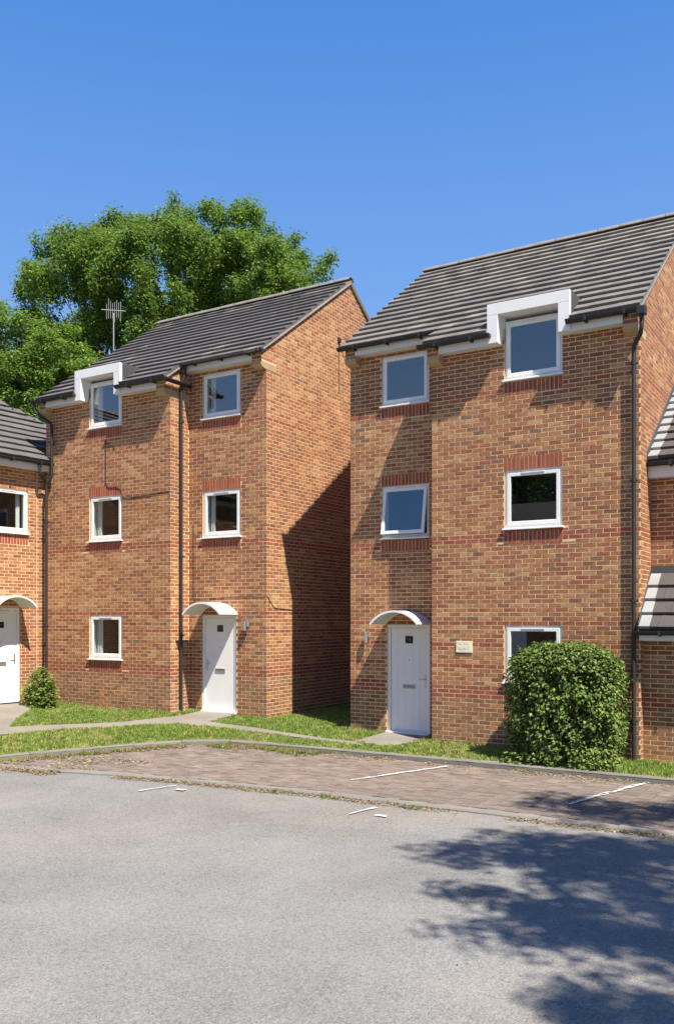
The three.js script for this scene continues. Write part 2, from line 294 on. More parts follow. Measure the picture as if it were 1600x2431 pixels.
function gutterRun(root, x0, x1, y, z, brackets = true) {
  const g = part('gutter', root), r = .066, s = new THREE.Shape(), n = 14;
  for (let i = 0; i <= n; i++) { const q = Math.PI + Math.PI * i / n; s[i ? 'lineTo' : 'moveTo'](r * Math.cos(q), r * Math.sin(q)); }
  for (let i = n; i >= 0; i--) { const q = Math.PI + Math.PI * i / n; s.lineTo((r - .006) * Math.cos(q), (r - .006) * Math.sin(q)); }
  const e = new THREE.ExtrudeGeometry(s, { depth: x1 - x0, bevelEnabled: false }); e.rotateY(Math.PI / 2); e.translate(x0, y, z); mesh('channel', boxUV(e), mBlack, g);
  for (const x of [x0, x1]) { const c = new THREE.CylinderGeometry(r + .002, r + .002, .012, 18, 1, false, -Math.PI / 2, Math.PI); const q = new THREE.Shape(); q.absarc(0, 0, r + .003, Math.PI, 2 * Math.PI); const cap = new THREE.ExtrudeGeometry(q, { depth: .01, bevelEnabled: false }); cap.rotateY(Math.PI / 2); cap.translate(x === x0 ? x0 - .01 : x1, y, z); mesh('end_cap', boxUV(cap), mBlack, g); }
  if (brackets) { const k = Math.max(1, Math.round((x1 - x0) / .75)); for (let i = 0; i < k; i++) { const x = x0 + (i + .5) * (x1 - x0) / k; mesh('bracket', merge([box(x - .014, x + .014, y - .085, y - .066, z - .075, z + .03), box(x - .018, x + .018, y - .085, y - .02, z - .09, z - .074), box(x - .02, x + .02, y - .07, y + .006, z + .062, z + .074)]), mBlack, g); } }
  return g;
}
function downpipe(root, pts, collars) {
  const g = part('downpipe', root); mesh('pipe', tube(pts, .034, 14, pts.length * 14), mBlack, g);
  for (const [x, y, z] of collars) { mesh('collar', merge([cyl(.041, .06, x, y, z, 16), softBox(x - .06, x + .06, y - .014, y + .014, z - .05, z - .03, .004)]), mBlack, g); }
}
// ---------------------------------------------------------------- roof tiles
const tileMats = []; for (let i = 0; i < 10; i++) { const r = rng(300 + i), j = .86 + .28 * r(), w = r(); tileMats.push(std(.185 * j * (1 + .05 * w), .17 * j, .16 * j * (1 - .05 * w), .85, { map: tileTex })); }
const tileMatsWarm = []; for (let i = 0; i < 6; i++) { const r = rng(340 + i), j = .9 + .2 * r(); tileMatsWarm.push(std(.27 * j, .238 * j, .198 * j, .9, { map: tileTex })); }
const tileMatsMid = []; for (let i = 0; i < 8; i++) { const r = rng(380 + i), j = .87 + .26 * r(); tileMatsMid.push(std(.142 * j, .13 * j, .124 * j, .85, { map: tileTex })); }
const tileMatsDark = []; for (let i = 0; i < 6; i++) { const r = rng(360 + i), j = .9 + .2 * r(); tileMatsDark.push(std(.098 * j, .082 * j, .075 * j, .85, { map: tileTex })); }
const TL = .355, GA = .31, TT = .070;
function tileGeo(w) { // lower butt edge at the origin, running up local +y, normal +z
  const a = [[-w / 2, 0, .004], [w / 2, 0, .004], [w / 2, 0, TT - .004], [-w / 2, 0, TT - .004], [w / 2, .006, TT], [-w / 2, .006, TT], [w / 2, TL, .014], [-w / 2, TL, .014], [w / 2, TL, 0], [-w / 2, TL, 0]];
  const P = [], U = []; const q = (...k) => { for (const t of k.length === 4 ? [k[0], k[1], k[2], k[0], k[2], k[3]] : [k[0], k[1], k[2]]) { P.push(...a[t]); U.push(a[t][0], a[t][1] + a[t][2]); } };
  q(0, 1, 2, 3); q(3, 2, 4, 5); q(5, 4, 6, 7); q(7, 6, 8, 9); q(1, 0, 9, 8); q(1, 8, 6, 4); q(1, 4, 2); q(0, 5, 7, 9); q(0, 3, 5);
  const g = new THREE.BufferGeometry(); g.setAttribute('position', new THREE.Float32BufferAttribute(P, 3)); g.setAttribute('uv', new THREE.Float32BufferAttribute(U, 2)); g.computeVertexNormals(); return g;
}
const tileCache = new Map();
function tileFor(w, v) { const k = w.toFixed(3) + v; if (!tileCache.has(k)) { const g = tileGeo(w), u = g.attributes.uv; for (let i = 0; i < u.count; i++) u.setXY(i, u.getX(i) + v * .37, u.getY(i) + v * .53); tileCache.set(k, g); } return tileCache.get(k); }
// rows of tiles on a slope: (yE,zE) lower edge of the slope's surface at x anywhere, pitch angle; spans(j) gives [x0,x1] pieces of row j
function tileRoof(roof, yE, zE, pitch, rows, spans, seed, most, warm, mats = tileMats, gauge = GA) {
  const r = rng(seed), all = [], sp = Math.sin(pitch), cp = Math.cos(pitch);
  for (let j = 0; j < rows; j++) for (const [x0, x1] of spans(j)) {
    const pitchW = .297, off = (j % 2) * pitchW / 2; let x = x0;
    while (x < x1 - .02) { let e = Math.min(x1, (Math.floor((x - off) / pitchW + 1e-6) + 1) * pitchW + off); if (e - x < .03) e = Math.min(x1, e + pitchW); all.push({ j, x: (x + e) / 2, w: e - x - .004, v: Math.floor(r() * 6), t: (r() - .5) * .008, rz: (r() - .5) * .004, m: r(), s: (r() - .5) * .010 }); x = e; }
  }
  const q = new THREE.Object3D(), rest = [];
  all.forEach((t, i) => {
    const sag = .022 * (fbm(t.x * .5 + seed, t.j * .35, 761, 2) - .5); q.position.set(t.x, yE + (t.j * gauge + t.s) * sp + sag * cp, zE - (t.j * gauge + t.s) * cp + sag * sp); q.rotation.set(-(Math.PI / 2 - pitch) + t.t, 0, t.rz, 'XYZ'); // local +y up the slope, local +z out of it
    const wm = warm && t.m < warm(t.j / rows, t.x), mat = wm ? tileMatsWarm[Math.floor(t.m * 997) % 6]   : mats[Math.floor(t.m * (mats.length - .01))], g = tileFor(Math.round(t.w * 500) / 500, t.v);
    if (i < most) { const m = mesh('tile', g, mat, roof); m.position.copy(q.position); m.rotation.copy(q.rotation); } else { q.updateMatrix(); const c = g.clone(); c.applyMatrix4(q.matrix); const n = c.attributes.position.count, col = new Float32Array(n * 3); for (let k = 0; k < n; k++) { col[3 * k] = mat.color.r; col[3 * k + 1] = mat.color.g; col[3 * k + 2] = mat.color.b; } c.setAttribute('color', new THREE.BufferAttribute(col, 3)); rest.push(c); }
  });
  if (rest.length) stuff('tiling', mesh('tiling', mergeGeometries(rest), new THREE.MeshStandardMaterial({ vertexColors: true, map: tileTex, roughness: .85 }), roof));
}
function ridgeTiles(roof, x0, x1, y, z, pitch) {
  const n = Math.round((x1 - x0) / .45), w = (x1 - x0) / n, r = rng(77);
  const s = new THREE.Shape(); const R = .125; for (let i = 0; i <= 12; i++) { const a = .25 + (Math.PI - .5) * i / 12; s[i ? 'lineTo' : 'moveTo'](R * Math.cos(a) * 1.12, R * Math.sin(a) - .07); } for (let i = 12; i >= 0; i--) { const a = .25 + (Math.PI - .5) * i / 12; s.lineTo((R - .02) * Math.cos(a) * 1.12, (R - .02) * Math.sin(a) - .07); }
  const g = new THREE.ExtrudeGeometry(s, { depth: w - .012, bevelEnabled: false }); g.rotateY(Math.PI / 2); boxUV(g);
  const b = box(0, .012, -.02, .034, -.09, .09);
  for (let i = 0; i < n; i++) { const m = mesh('ridge_tile', g, mRidge, roof); m.position.set(x0 + i * w, y + .035 + (r() - .5) * .006, z); const k = mesh('ridge_joint', b, mVerge, roof); k.position.set(x0 + i * w - .011, y + .035, z); }
}
// slab of roof deck: profile in (z,y) extruded along x
function profile(pts, x0, x1) { const s = new THREE.Shape(); pts.forEach(([z, y], i) => s[i ? 'lineTo' : 'moveTo'](-z, y)); const g = new THREE.ExtrudeGeometry(s, { depth: x1 - x0, bevelEnabled: false }); g.rotateY(Math.PI / 2); g.translate(x0, 0, 0); return boxUV(g); }
// ---------------------------------------------------------------- the ground
const KERB = [[-13.3, -6.6], [-12.9, -8.0], [-12.45, -9.2], [-12.15, -10.1], [-11.75, -10.95], [-11.4, -11.75], [-11.05, -12.4], [-10.7, -12.85], [-10.2, -13.02], [-9.0, -13.06], [-6, -13.12], [-3, -13.12], [6, -13.12]];
function kerbDist(x, z) { let b = 1e9; for (let i = 0; i < KERB.length - 1; i++) { const [a, c] = KERB[i], [d, e] = KERB[i + 1], vx = d - a, vz = e - c, t = clamp(((x - a) * vx + (z - c) * vz) / (vx * vx + vz * vz), 0, 1); b = Math.min(b, Math.hypot(x - a - t * vx, z - c - t * vz)); } return b; }
const HW = [[-18, .44], [-16.8, .40], [-15, .34], [-13, .345], [-12.1, .34], [-10.86, .28], [-8.8, .21], [-7.5, .19], [-6.5, .18], [-3.2, .125], [6, .12]];
function wallLevel(x) { if (x <= HW[0][0]) return HW[0][1]; for (let i = 0; i < HW.length - 1; i++) if (x <= HW[i + 1][0]) return lerp(HW[i][1], HW[i + 1][1], (x - HW[i][0]) / (HW[i + 1][0] - HW[i][0])); return .12; }
function lawnY(x, z) { const d = kerbDist(x, z), zw = lerp(-15, -14.4, Math.max(smooth(-7.2, -6.6, x), 1 - smooth(-13.2, -12.6, x))), dw = Math.min(Math.max(0, z - zw), Math.max(0, x + 16.95)); return .10 + (wallLevel(x) - .10) * d / (d + dw + 1e-6); }

function sheet(pts, y, tex = 1) { const s = new THREE.Shape(); pts.forEach(([x, z], i) => s[i ? 'lineTo' : 'moveTo'](x, -z)); const g = new THREE.ShapeGeometry(s); g.rotateX(-Math.PI / 2); g.translate(0, y, 0); return boxUV(g); }
structure('ground', sheet([[-400, -400], [-400, 400], [400, 400], [400, -400]], -.12), std(.07, .10, .035, 1, { map: soilTex }));
{ // car park: a grid so that the old patches of the surface vary in tone
  const g = new THREE.PlaneGeometry(60, 46, 240, 184); g.rotateX(-Math.PI / 2); g.translate(12, 0, 10.2);
  const p = g.attributes.position, c = new Float32Array(p.count * 3);
  for (let i = 0; i < p.count; i++) { const x = p.getX(i), z = p.getZ(i), a = fbm(x * .55 + 40, z * .55 + 40, 201, 5), b = fbm(x * .28 + 9, z * .28 + 70, 211, 4), v = 1 + .26 * (a - .5) + .22 * (b - .5), w = smooth(.42, .62, b); c[3 * i] = v * lerp(.985, 1.025, w); c[3 * i + 1] = v; c[3 * i + 2] = v * lerp(1.02, .972, w); p.setY(i, .012 * (fbm(x * .4, z * .4, 221, 3) - .5)); }
  g.setAttribute('color', new THREE.BufferAttribute(c, 3)); g.computeVertexNormals(); boxUV(g);
  structure('car_park', g, new THREE.MeshStandardMaterial({ color: lin(.305, .290, .266), vertexColors: true, map: asphaltTex, bumpMap: asphaltBump, bumpScale: .006, roughness: .95 }));
}
{ // lawn: ruled between the kerb and the land behind the houses
  const n = 150, m = 90, P = [], U = [], I = []; let L = [0]; for (let i = 1; i < KERB.length; i++) L.push(L[i - 1] + Math.hypot(KERB[i][0] - KERB[i - 1][0], KERB[i][1] - KERB[i - 1][1]));
  const T = L[L.length - 1];
  for (let i = 0; i <= n; i++) {
    const s = T * i / n; let k = 0; while (k < KERB.length - 2 && s > L[k + 1]) k++; const t = (s - L[k]) / (L[k + 1] - L[k]), x = lerp(KERB[k][0], KERB[k + 1][0], t), z = lerp(KERB[k][1], KERB[k + 1][1], t);
    const f = s / T, bx = f < .35 ? -30 : lerp(-30, 8, (f - .35) / .65), bz = f < .35 ? lerp(-6.6, -30, f / .35) : -30;
    for (let j = 0; j <= m; j++) { const q = Math.pow(j / m, 1.7), X = lerp(x, bx, q), Z = lerp(z, bz, q); P.push(X, lawnY(X, Z) - .012, Z); U.push(X, Z); }
  }
  for (let i = 0; i < n; i++) for (let j = 0; j < m; j++) { const a = i * (m + 1) + j, b = a + m + 1; I.push(a, a + 1, b, b, a + 1, b + 1); }
  const g = new THREE.BufferGeometry(); g.setAttribute('position', new THREE.Float32BufferAttribute(P, 3)); g.setAttribute('uv', new THREE.Float32BufferAttribute(U, 2)); g.setIndex(I); g.computeVertexNormals();
  structure('lawn', g, std(.17, .19, .06, 1, { map: soilTex }));
}
const paths = [];
function pathStrip(name, A, B, n = 40) { // between two edges, laid on the slope of the lawn
  const walk = (L, f) => { const d = [0]; for (let i = 1; i < L.length; i++) d.push(d[i - 1] + Math.hypot(L[i][0] - L[i - 1][0], L[i][1] - L[i - 1][1])); const s = f * d[d.length - 1]; let k = 0; while (k < L.length - 2 && s > d[k + 1]) k++; const t = (s - d[k]) / (d[k + 1] - d[k] || 1); return [lerp(L[k][0], L[k + 1][0], t), lerp(L[k][1], L[k + 1][1], t)]; };
  const P = [], U = [], I = [], m = 6, poly = [];
  for (let i = 0; i <= n; i++) { const a = walk(A, i / n), b = walk(B, i / n); for (let j = 0; j <= m; j++) { const x = lerp(a[0], b[0], j / m), z = lerp(a[1], b[1], j / m); P.push(x, lawnY(x, z) + .006, z); U.push(x, z); } }
  for (let i = 0; i < n; i++) for (let j = 0; j < m; j++) { const a = i * (m + 1) + j, b = a + m + 1; I.push(a, a + 1, b, b, a + 1, b + 1); }
  const g = new THREE.BufferGeometry(); g.setAttribute('position', new THREE.Float32BufferAttribute(P, 3)); g.setAttribute('uv', new THREE.Float32BufferAttribute(U, 2)); g.setIndex(I); g.computeVertexNormals(); if (g.attributes.normal.getY(3) < 0) { for (let i = 0; i < I.length; i += 3) [I[i], I[i + 1]] = [I[i + 1], I[i]]; g.setIndex(I); g.computeVertexNormals(); }
  structure(name, g, mConcrete); paths.push([...A, ...[...B].reverse()]);
}
pathStrip('footpath', [[-15.2, -9.6], [-14.62, -11.35], [-14.40, -11.9], [-14.04, -12.26], [-13.65, -12.65], [-13.1, -13.2], [-12.87, -13.9], [-12.66, -14.4], [-12.62, -15.06]], [[-14.5, -9.3], [-13.95, -10.82], [-13.75, -11.36], [-13.5, -11.82], [-13.0, -12.5], [-12.6, -13.2], [-12.1, -13.6], [-11.7, -14.1], [-11.62, -15.06]]);
pathStrip('footpath_branch', [[-12.2, -14.22], [-11.27, -14.16], [-10.6, -14.18], [-9.6, -14.02], [-8.71, -13.9], [-8.05, -13.86]], [[-12.2, -13.6], [-11.05, -13.84], [-9.99, -13.83], [-8.95, -13.72], [-8.1, -13.62], [-7.7, -13.58]]);
pathStrip('door_apron', [[-8.1, -13.9], [-8.07, -14.2], [-8.02, -14.97]], [[-7.35, -13.66], [-7.12, -14.1], [-7.06, -14.97]], 20);
pathStrip('entrance_path', [[-17.3, -13.2], [-16.4, -12.6], [-15.2, -11.3], [-14.7, -10.4]], [[-16.93, -14.2], [-16.2, -13.45], [-15.3, -12.3], [-14.5, -11.5]], 24);
function inPoly(x, z, L) { let c = false; for (let i = 0, j = L.length - 1; i < L.length; j = i++) if ((L[i][1] > z) !== (L[j][1] > z) && x < (L[j][0] - L[i][0]) * (z - L[i][1]) / (L[j][1] - L[i][1]) + L[i][0]) c = !c; return c; }
const onPath = (x, z) => paths.some((p) => inPoly(x, z, p));

function kerbRun(name, line, wid, top, bottom, len, mat, seed) { // separate stones set end to end, inside the line
  const root = new THREE.Group(); root.name = name; root.userData.kind = 'structure'; scene.add(root);
  const d = [0]; for (let i = 1; i < line.length; i++) d.push(d[i - 1] + Math.hypot(line[i][0] - line[i - 1][0], line[i][1] - line[i - 1][1]));
  const pt = (s) => { let k = 0; while (k < line.length - 2 && s > d[k + 1]) k++; const t = (s - d[k]) / (d[k + 1] - d[k]); return V(lerp(line[k][0], line[k + 1][0], t), 0, lerp(line[k][1], line[k + 1][1], t)); };
  const r = rng(seed); let s = 0;
  while (s < d[d.length - 1] - .3) {
    const bend = d[d.length - 1] * 0, L = Math.min(len, d[d.length - 1] - s), a = pt(s), b = pt(s + L), v = b.clone().sub(a), l = v.length() - .008 - .006 * r(), h = top - bottom;
    const g = new THREE.ExtrudeGeometry((() => { const q = new THREE.Shape(); q.moveTo(0, 0); q.lineTo(wid, 0); q.lineTo(wid, h - .006); q.lineTo(wid - .008, h); q.lineTo(.022, h); q.lineTo(.006, h - .02); return q; })(), { depth: l, bevelEnabled: true, bevelThickness: .004, bevelSize: .003, bevelSegments: 1, steps: 6 });
    const q = g.attributes.position; for (let i = 0; i < q.count; i++) { const e = vnoise(q.getZ(i) * 9 + s * 7, q.getY(i) * 30 + q.getX(i) * 20, 501) - .5; q.setY(i, q.getY(i) + (q.getY(i) > h * .6 ? e * .012 : 0)); q.setX(i, q.getX(i) + e * .008); }
    g.computeVertexNormals(); boxUV(g); const uv = g.attributes.uv; for (let i = 0; i < uv.count; i++) uv.setXY(i, uv.getX(i) + s, uv.getY(i) + s * .7);
    const m = mesh('kerb_stone', g, mat, root); m.position.copy(a); m.position.y = bottom + (r() - .5) * .01; m.rotation.y = Math.atan2(v.x, v.z); s += L;
  }
}
// extruded along local z with x to the side: walking the line from its end keeps the stones on the lawn side
kerbRun('kerb', KERB, .13, .105, -.1, .91, mKerb, 21);
const EDGE = [[-12.42, -9.22], [-11.9, -9.26], [-10.9, -9.36], [-10.1, -9.58], [-8.98, -9.76], [-7.9, -9.9], [-6.9, -9.99], [-5.2, -10.04], [-3.7, -10.09], [-1.8, -10.12], [2, -10.14], [6, -10.14]];
kerbRun('edging_kerb', EDGE, .13, .034, -.1, .91, std(.27, .25, .225, .95, { map: concreteTex, bumpMap: asphaltBump, bumpScale: .004 }), 22);
{ // paved parking bay: block paving, joints nearly filled
  const root = new THREE.Group(); root.name = 'parking_bay'; root.userData.kind = 'structure'; scene.add(root);
  const bay = [...EDGE.map(([x, z]) => [x, z - .125]), ...KERB.slice(2).reverse()];
  mesh('bedding', sheet(bay, .016), std(.13, .11, .09, 1, { map: paveTex }), root);
  const r = rng(31), own = [], rest = [], mats = []; for (let i = 0; i < 8; i++) { const q = rng(60 + i), j = .95 + .1 * q(), w = q(); mats.push(std(lerp(.292, .306, w) * j, lerp(.242, .238, w) * j, lerp(.208, .198, w) * j, .95, { map: paveTex, bumpMap: asphaltBump, bumpScale: .004 })); }
  const list = [];
  for (let x = -12.6; x < 1.5; x += .2) for (let k = 0; k < 40; k++) { const z = -9.2 - k * .1 - (Math.round(x / .2) & 1 ? .05 : 0); const ok = [[-.1, -.05], [.1, -.05], [.1, .05], [-.1, .05]].every(([a, b]) => inPoly(x + a, z + b, bay)); if (ok) { const d = SI * -x - CO * z; list.push({ x, z, d: -SI * x - CO * z, u: (CO * x - SI * z) / (-SI * x - CO * z), p: Math.floor(r() * 8), y: (r() - .5) * .006, rx: (r() - .5) * .02 }); } }
  const geos = [0, 1, 2, 3].map((k) => { const g = softBox(-.0968, .0968, -.0468, .0468, -.02, .0, .003); g.rotateX(-Math.PI / 2); const u = g.attributes.uv; for (let i = 0; i < u.count; i++) u.setXY(i, u.getX(i) + k * .61, u.getY(i) + k * .43); return g; });
  const o = new THREE.Object3D(), near = new Set(list.filter((p) => Math.abs(p.u) < .37).sort((a, b) => a.d - b.d).slice(0, 300));
  for (const p of list) {
    o.position.set(p.x, .026 + p.y, p.z); o.rotation.set(p.rx, 0, p.rx * .7); const g = geos[(p.p + Math.round(p.x * 5)) & 3];
    if (near.has(p)) { const m = mesh('paver', g, mats[p.p], root); m.position.copy(o.position); m.rotation.copy(o.rotation); }
    else { o.updateMatrix(); const c = g.clone(); const u = c.attributes.uv; const a = p.x % 2, b = p.z % 2; for (let i = 0; i < u.count; i++) u.setXY(i, u.getX(i) + a, u.getY(i) - b); c.applyMatrix4(o.matrix); const n = c.attributes.position.count, col = new Float32Array(n * 3), m = mats[p.p].color; for (let i = 0; i < n; i++) { col[3 * i] = m.r; col[3 * i + 1] = m.g; col[3 * i + 2] = m.b; } c.setAttribute('color', new THREE.BufferAttribute(col, 3)); rest.push(c); }
  }
  stuff('paving', mesh('paving', mergeGeometries(rest.map((g) => g.index ? g.toNonIndexed() : g)), new THREE.MeshStandardMaterial({ vertexColors: true, map: paveTex, bumpMap: asphaltBump, bumpScale: .004, roughness: .95 }), root));
}
function paintLine(name, a, b, w, y, wear, seed) { // worn paint: many small flakes with gaps and ragged edges
  const r = rng(seed), dx = b[0] - a[0], dz = b[1] - a[1], L = Math.hypot(dx, dz), ux = dx / L, uz = dz / L, P = [], I = [], st = .022, n = Math.floor(L / st), k = 5;
  for (let i = 0; i < n; i++) for (let j = 0; j < k; j++) {
    const f = fbm(i * st * 5 + seed, j * .9, 601, 3); if (f < wear + (j === 0 || j === k - 1 ? .06 : 0)) continue;
    const s0 = i * st, s1 = s0 + st * 1.02, e = () => (r() - .5) * .008, t0 = (j / k - .5) * w + (j === 0 ? e() : 0), t1 = ((j + 1) / k - .5) * w + (j === k - 1 ? e() : 0), o = P.length / 3;
    for (const [s, t] of [[s0, t0], [s1, t0], [s1, t1], [s0, t1]]) P.push(a[0] + ux * s - uz * t, y, a[1] + uz * s + ux * t); I.push(o, o + 2, o + 1, o, o + 3, o + 2);
  }
  const g = new THREE.BufferGeometry(); g.setAttribute('position', new THREE.Float32BufferAttribute(P, 3)); g.setIndex(I); g.computeVertexNormals(); if (P.length && g.attributes.normal.getY(0) < 0) { for (let i = 0; i < I.length; i += 3) [I[i], I[i + 1]] = [I[i + 1], I[i]]; g.setIndex(I); g.computeVertexNormals(); } boxUV(g);
  structure(name, g, std(.74, .73, .69, .85, { map: concreteTex }));
}
paintLine('bay_marking', [-6.5, -11.05], [-5.8, -12.88], .07, .038, .36, 3);
paintLine('bay_marking_001', [-3.33, -11.05], [-2.80, -13.1], .085, .038, .41, 5);
paintLine('bay_marking_002', [-8.62, -8.95], [-8.46, -9.5], .055, .016, .41, 8);
paintLine('bay_marking_003', [-5.45, -9.22], [-5.33, -9.72], .055, .016, .41, 11);
paintLine('bay_marking_004', [-12.05, -8.55], [-11.5, -8.95], .055, .016, .42, 14);
paintLine('bay_marking_005', [-8.27, -9.3], [-8.1, -9.32], .1, .016, .3, 17);
paintLine('bay_marking_006', [-5.14, -9.3], [-4.98, -9.34], .1, .016, .42, 19);

// ---------------------------------------------------------------- the two matching houses
const YE = 7.0, ZE = .25, ZR = -4.0, PITCH = Math.atan(.75);
function house(o) {
  const { m, W, w, step } = o, TAN = o.tan, PITCH = Math.atan(TAN), YR = YE + TAN * (ZE - ZR), root = thing(o.name, o.label, 'house', o.pos), S = (a, b) => (m * a < m * b ? [m * a, m * b] : [m * b, m * a]), bricks = [];
  root.scale.y = o.sy || 1;
  const bands = [10, 11, 12, 17, 22, 27, 46, 47, 80].filter((k) => k !== 17 || o.extraBand);
  const [wa, wb] = S(...o.mainWin), [ra, rb] = S(...o.recWin), [da, db] = S(...o.door), [mx0, mx1] = S(0, W), [rx0, rx1] = S(-w, 0);
  const winY = [[1.05, 2.055], [3.665, 4.69], [6.19, 7.24]], sol = [[.825, 1.05], [3.44, 3.665], [4.69, 4.915], [5.965, 6.19]];
  const mainHoles = winY.map((y) => [wa, wb, ...y]), recHoles = [[da, db, -.05, 2.055], [ra, rb, 3.665, 4.69], [ra, rb, 6.19, 7.18]];
  const solMain = sol.map((y) => [wa - .012, wb + .012, ...y]), solRec = sol.slice(1).map((y) => [ra - .012, rb + .012, ...y]);
  // walls: mortar core
  const core = [...slab(mx0 + .003, mx1 - .003, -.6, 7.12, -.256, -.003, mainHoles.map((h) => h[3] > 7.1 ? [h[0], h[1], h[2], 8] : h)), ...slab(rx0 + (m > 0 ? .003 : -.25), rx1 - (m > 0 ? -.25 : .003), -.6, 7.5, -step - .256, -step - .003, recHoles)];
  const roofY = (z) => YE + TAN * (ZE - z) - .07, back = 2 * ZR;
  const side = (front, xa, xb) => profile([[front, -.6], [front, roofY(front)], [ZR, roofY(ZR)], [back - front, roofY(front)], [back - front, -.6]], Math.min(xa, xb), Math.max(xa, xb));
  core.push(side(-.256, m * (W - .003), m * (W - .256)), side(-step - .256, -m * (w - .003), -m * (w - .256)));
  core.push(box(m * .003, m * .256, -.6, 7.2, -.256, -step - .003));
  core.push(box(rx0 + .01, mx1 - .01, -.6, 7.0, back - .2, back));
  if (m < 0) core.push(box(mx0 + .01, rx1 - .01, -.6, 7.0, back - .2, back));
  // bricks
  layBricks(bricks, 'z+', 0, mx0, mx1, -.3, 6.98, { holes: [...mainHoles, ...solMain], bands, seed: o.seed });
  layBricks(bricks, 'z+', -step, rx0 + (m > 0 ? 0 : .004), rx1 - (m > 0 ? .004 : 0), -.3, 7.4, { holes: [...recHoles, ...solRec], bands, seed: o.seed + 1 });
  const kin = m > 0 ? 'x-' : 'x+', kout = m > 0 ? 'x+' : 'x-', lim = (v) => -ZE + (v - YE + .075) / TAN;
  const gable = (kind, plane, front, ys, seed) => layBricks(bricks, kind, plane, front + .016, -back - front, -.3, YR - .12, { bands, seed, clip: (v) => [Math.max(v > ys ? front - .2 : front + .016, lim(v)), -back - Math.max(front, lim(v))], holes: [[front - .3, front + .36, ys - .14, ys]] });
  const bricksG = (kind, plane, front, ys, seed) => { // u may start ahead of the wall above the kneeler
    const tmp = []; layBricks(tmp, kind, plane, front - .2, -back - front, -.3, YR - .12, { bands, seed, clip: (v) => [Math.max(v > ys ? front - .2 : front + .016, lim(v)), -back - Math.max(front, lim(v))], holes: [[front - .3, front + .36, ys - .14, ys]] }); bricks.push(...tmp);
  };
  bricksG(kout, m * W, 0, 6.78, o.seed + 2); bricksG(kin, -m * w, step, 7.2, o.seed + 3);
  { const tmp = []; layBricks(tmp, kin, 0, -.2, step - .002, -.3, 7.3, { bands, seed: o.seed + 4, clip: (v) => [Math.max(v > 6.78 ? -.2 : .016, lim(v)), step - .002], holes: [[-.3, step + .1, 6.64, 6.78]] }); bricks.push(...tmp); }
  // shoulders above the kneeler stones
  const shoulder = (xa, xb, front, ys) => { const [p, q] = [Math.min(xa, xb), Math.max(xa, xb)]; core.push(profile([[-front - .003, ys], [-front + .197, ys], [-front + .197, roofY(-front + .197)], [-front - .003, roofY(-front - .003)]], p + .003, q - .003)); layBricks(bricks, 'z+', -front + .2, p, q, ys, roofY(-front + .2), { seed: o.seed + 9 }); };
  shoulder(m * W, m * (W - .22), 0, 6.78); shoulder(-m * w, -m * (w - .22), step, 7.2); shoulder(0, m * .22, 0, 6.78);
  mesh('wall', merge(core), mMortar, root);
  buildBricks(root, bricks, 300, o.prefer);
  const stone = (xa, xb, front, ys, len) => mesh('kneeler_stone', profile([[-front + .2, ys - .002], [-front + .2, ys - .07], [-front + .16, ys - .105], [-front + .08, ys - .13], [-front + .02, ys - .138], [-front - len, ys - .138], [-front - len, ys - .002]], Math.min(xa, xb), Math.max(xa, xb)), mStone, root);
  stone(m * (W + .004), m * (W - .226), 0, 6.78, .36); stone(-m * (w + .004), -m * (w - .226), step, 7.2, .36); stone(-m * .004, m * .226, 0, 6.78, step - .02);
  for (const [i, s] of solMain.entries()) soldiers(root, s[0], s[1], s[2], s[3], 0, o.seed * 31 + i);
  for (const [i, s] of solRec.entries()) soldiers(root, s[0], s[1], s[2], s[3], -step, o.seed * 37 + i);
  mainHoles.forEach((h, i) => windowUnit(root, h[0], h[1], h[2], h[3], 0, { curtain: o.curtains ? [.12, .1, .11][i] : 0, side: -1, plain: o.curtains && i < 2 }));
  windowUnit(root, ra, rb, 3.665, 4.69, -step, { open: o.openSash, curtain: o.curtains ? .09 : 0, side: -1, plain: o.curtains }); windowUnit(root, ra, rb, 6.19, 7.18, -step, { curtain: o.curtains ? .1 : 0, side: -1 });
  doorUnit(root, da, db, 2.055, -step, { boards: o.boards, handle: o.handle });
  canopy(root, da - .05, db + .045, 2.065, .245, -step, .6);
  // roof
  const roof = part('roof', root), sx = S(1.155 + o.sur, 2.575 + o.sur), over = .055, rows = 17;
  const [Xa, Xb] = S(-w - over, W + over), [Ma, Mb] = S(-over, W + over);
  tileRoof(roof, YE, ZE, PITCH, rows, (j) => j < 2 ? [[Ma, sx[0]], [sx[1], Mb]] : j < 3 ? [[Xa, sx[0]], [sx[1], Xb]] : [[Xa, Xb]], o.seed + 40, 300, o.warm, o.tiles || tileMats, (ZE - ZR) / Math.cos(PITCH) / 17);
  const deck = (xa, xb, z0) => profile([[z0, YE + TAN * (ZE - z0) - .008], [ZR, YR - .008], [ZR, YR - .066], [z0, YE + TAN * (ZE - z0) - .066]], xa, xb);
  const deckB = (xa, xb) => profile([[ZR, YR - .006], [back - ZE, YE - .006], [back - ZE, YE - .07], [ZR, YR - .07]], xa, xb);
  const dRec = S(-w - .01, -.0), dA = S(0, 1), dm = [mx0 + (m > 0 ? 0 : -.01), mx1 + (m > 0 ? .01 : 0)];
  mesh('roof_deck', merge([deck(dRec[0], dRec[1], -step + .2), deck(dm[0], sx[0], ZE - .03), deck(sx[1], dm[1], ZE - .03), deck(sx[0], sx[1], -.62), deckB(Math.min(dRec[0], dm[0]), Math.max(dRec[1], dm[1]))]), mDeck, roof);
  mesh('rear_slope', deckB(Xa, Xb).translate(0, .03, 0), tileMats[2], roof);
  ridgeTiles(roof, Xa - .01, Xb + .01, YR + .02, ZR, PITCH);
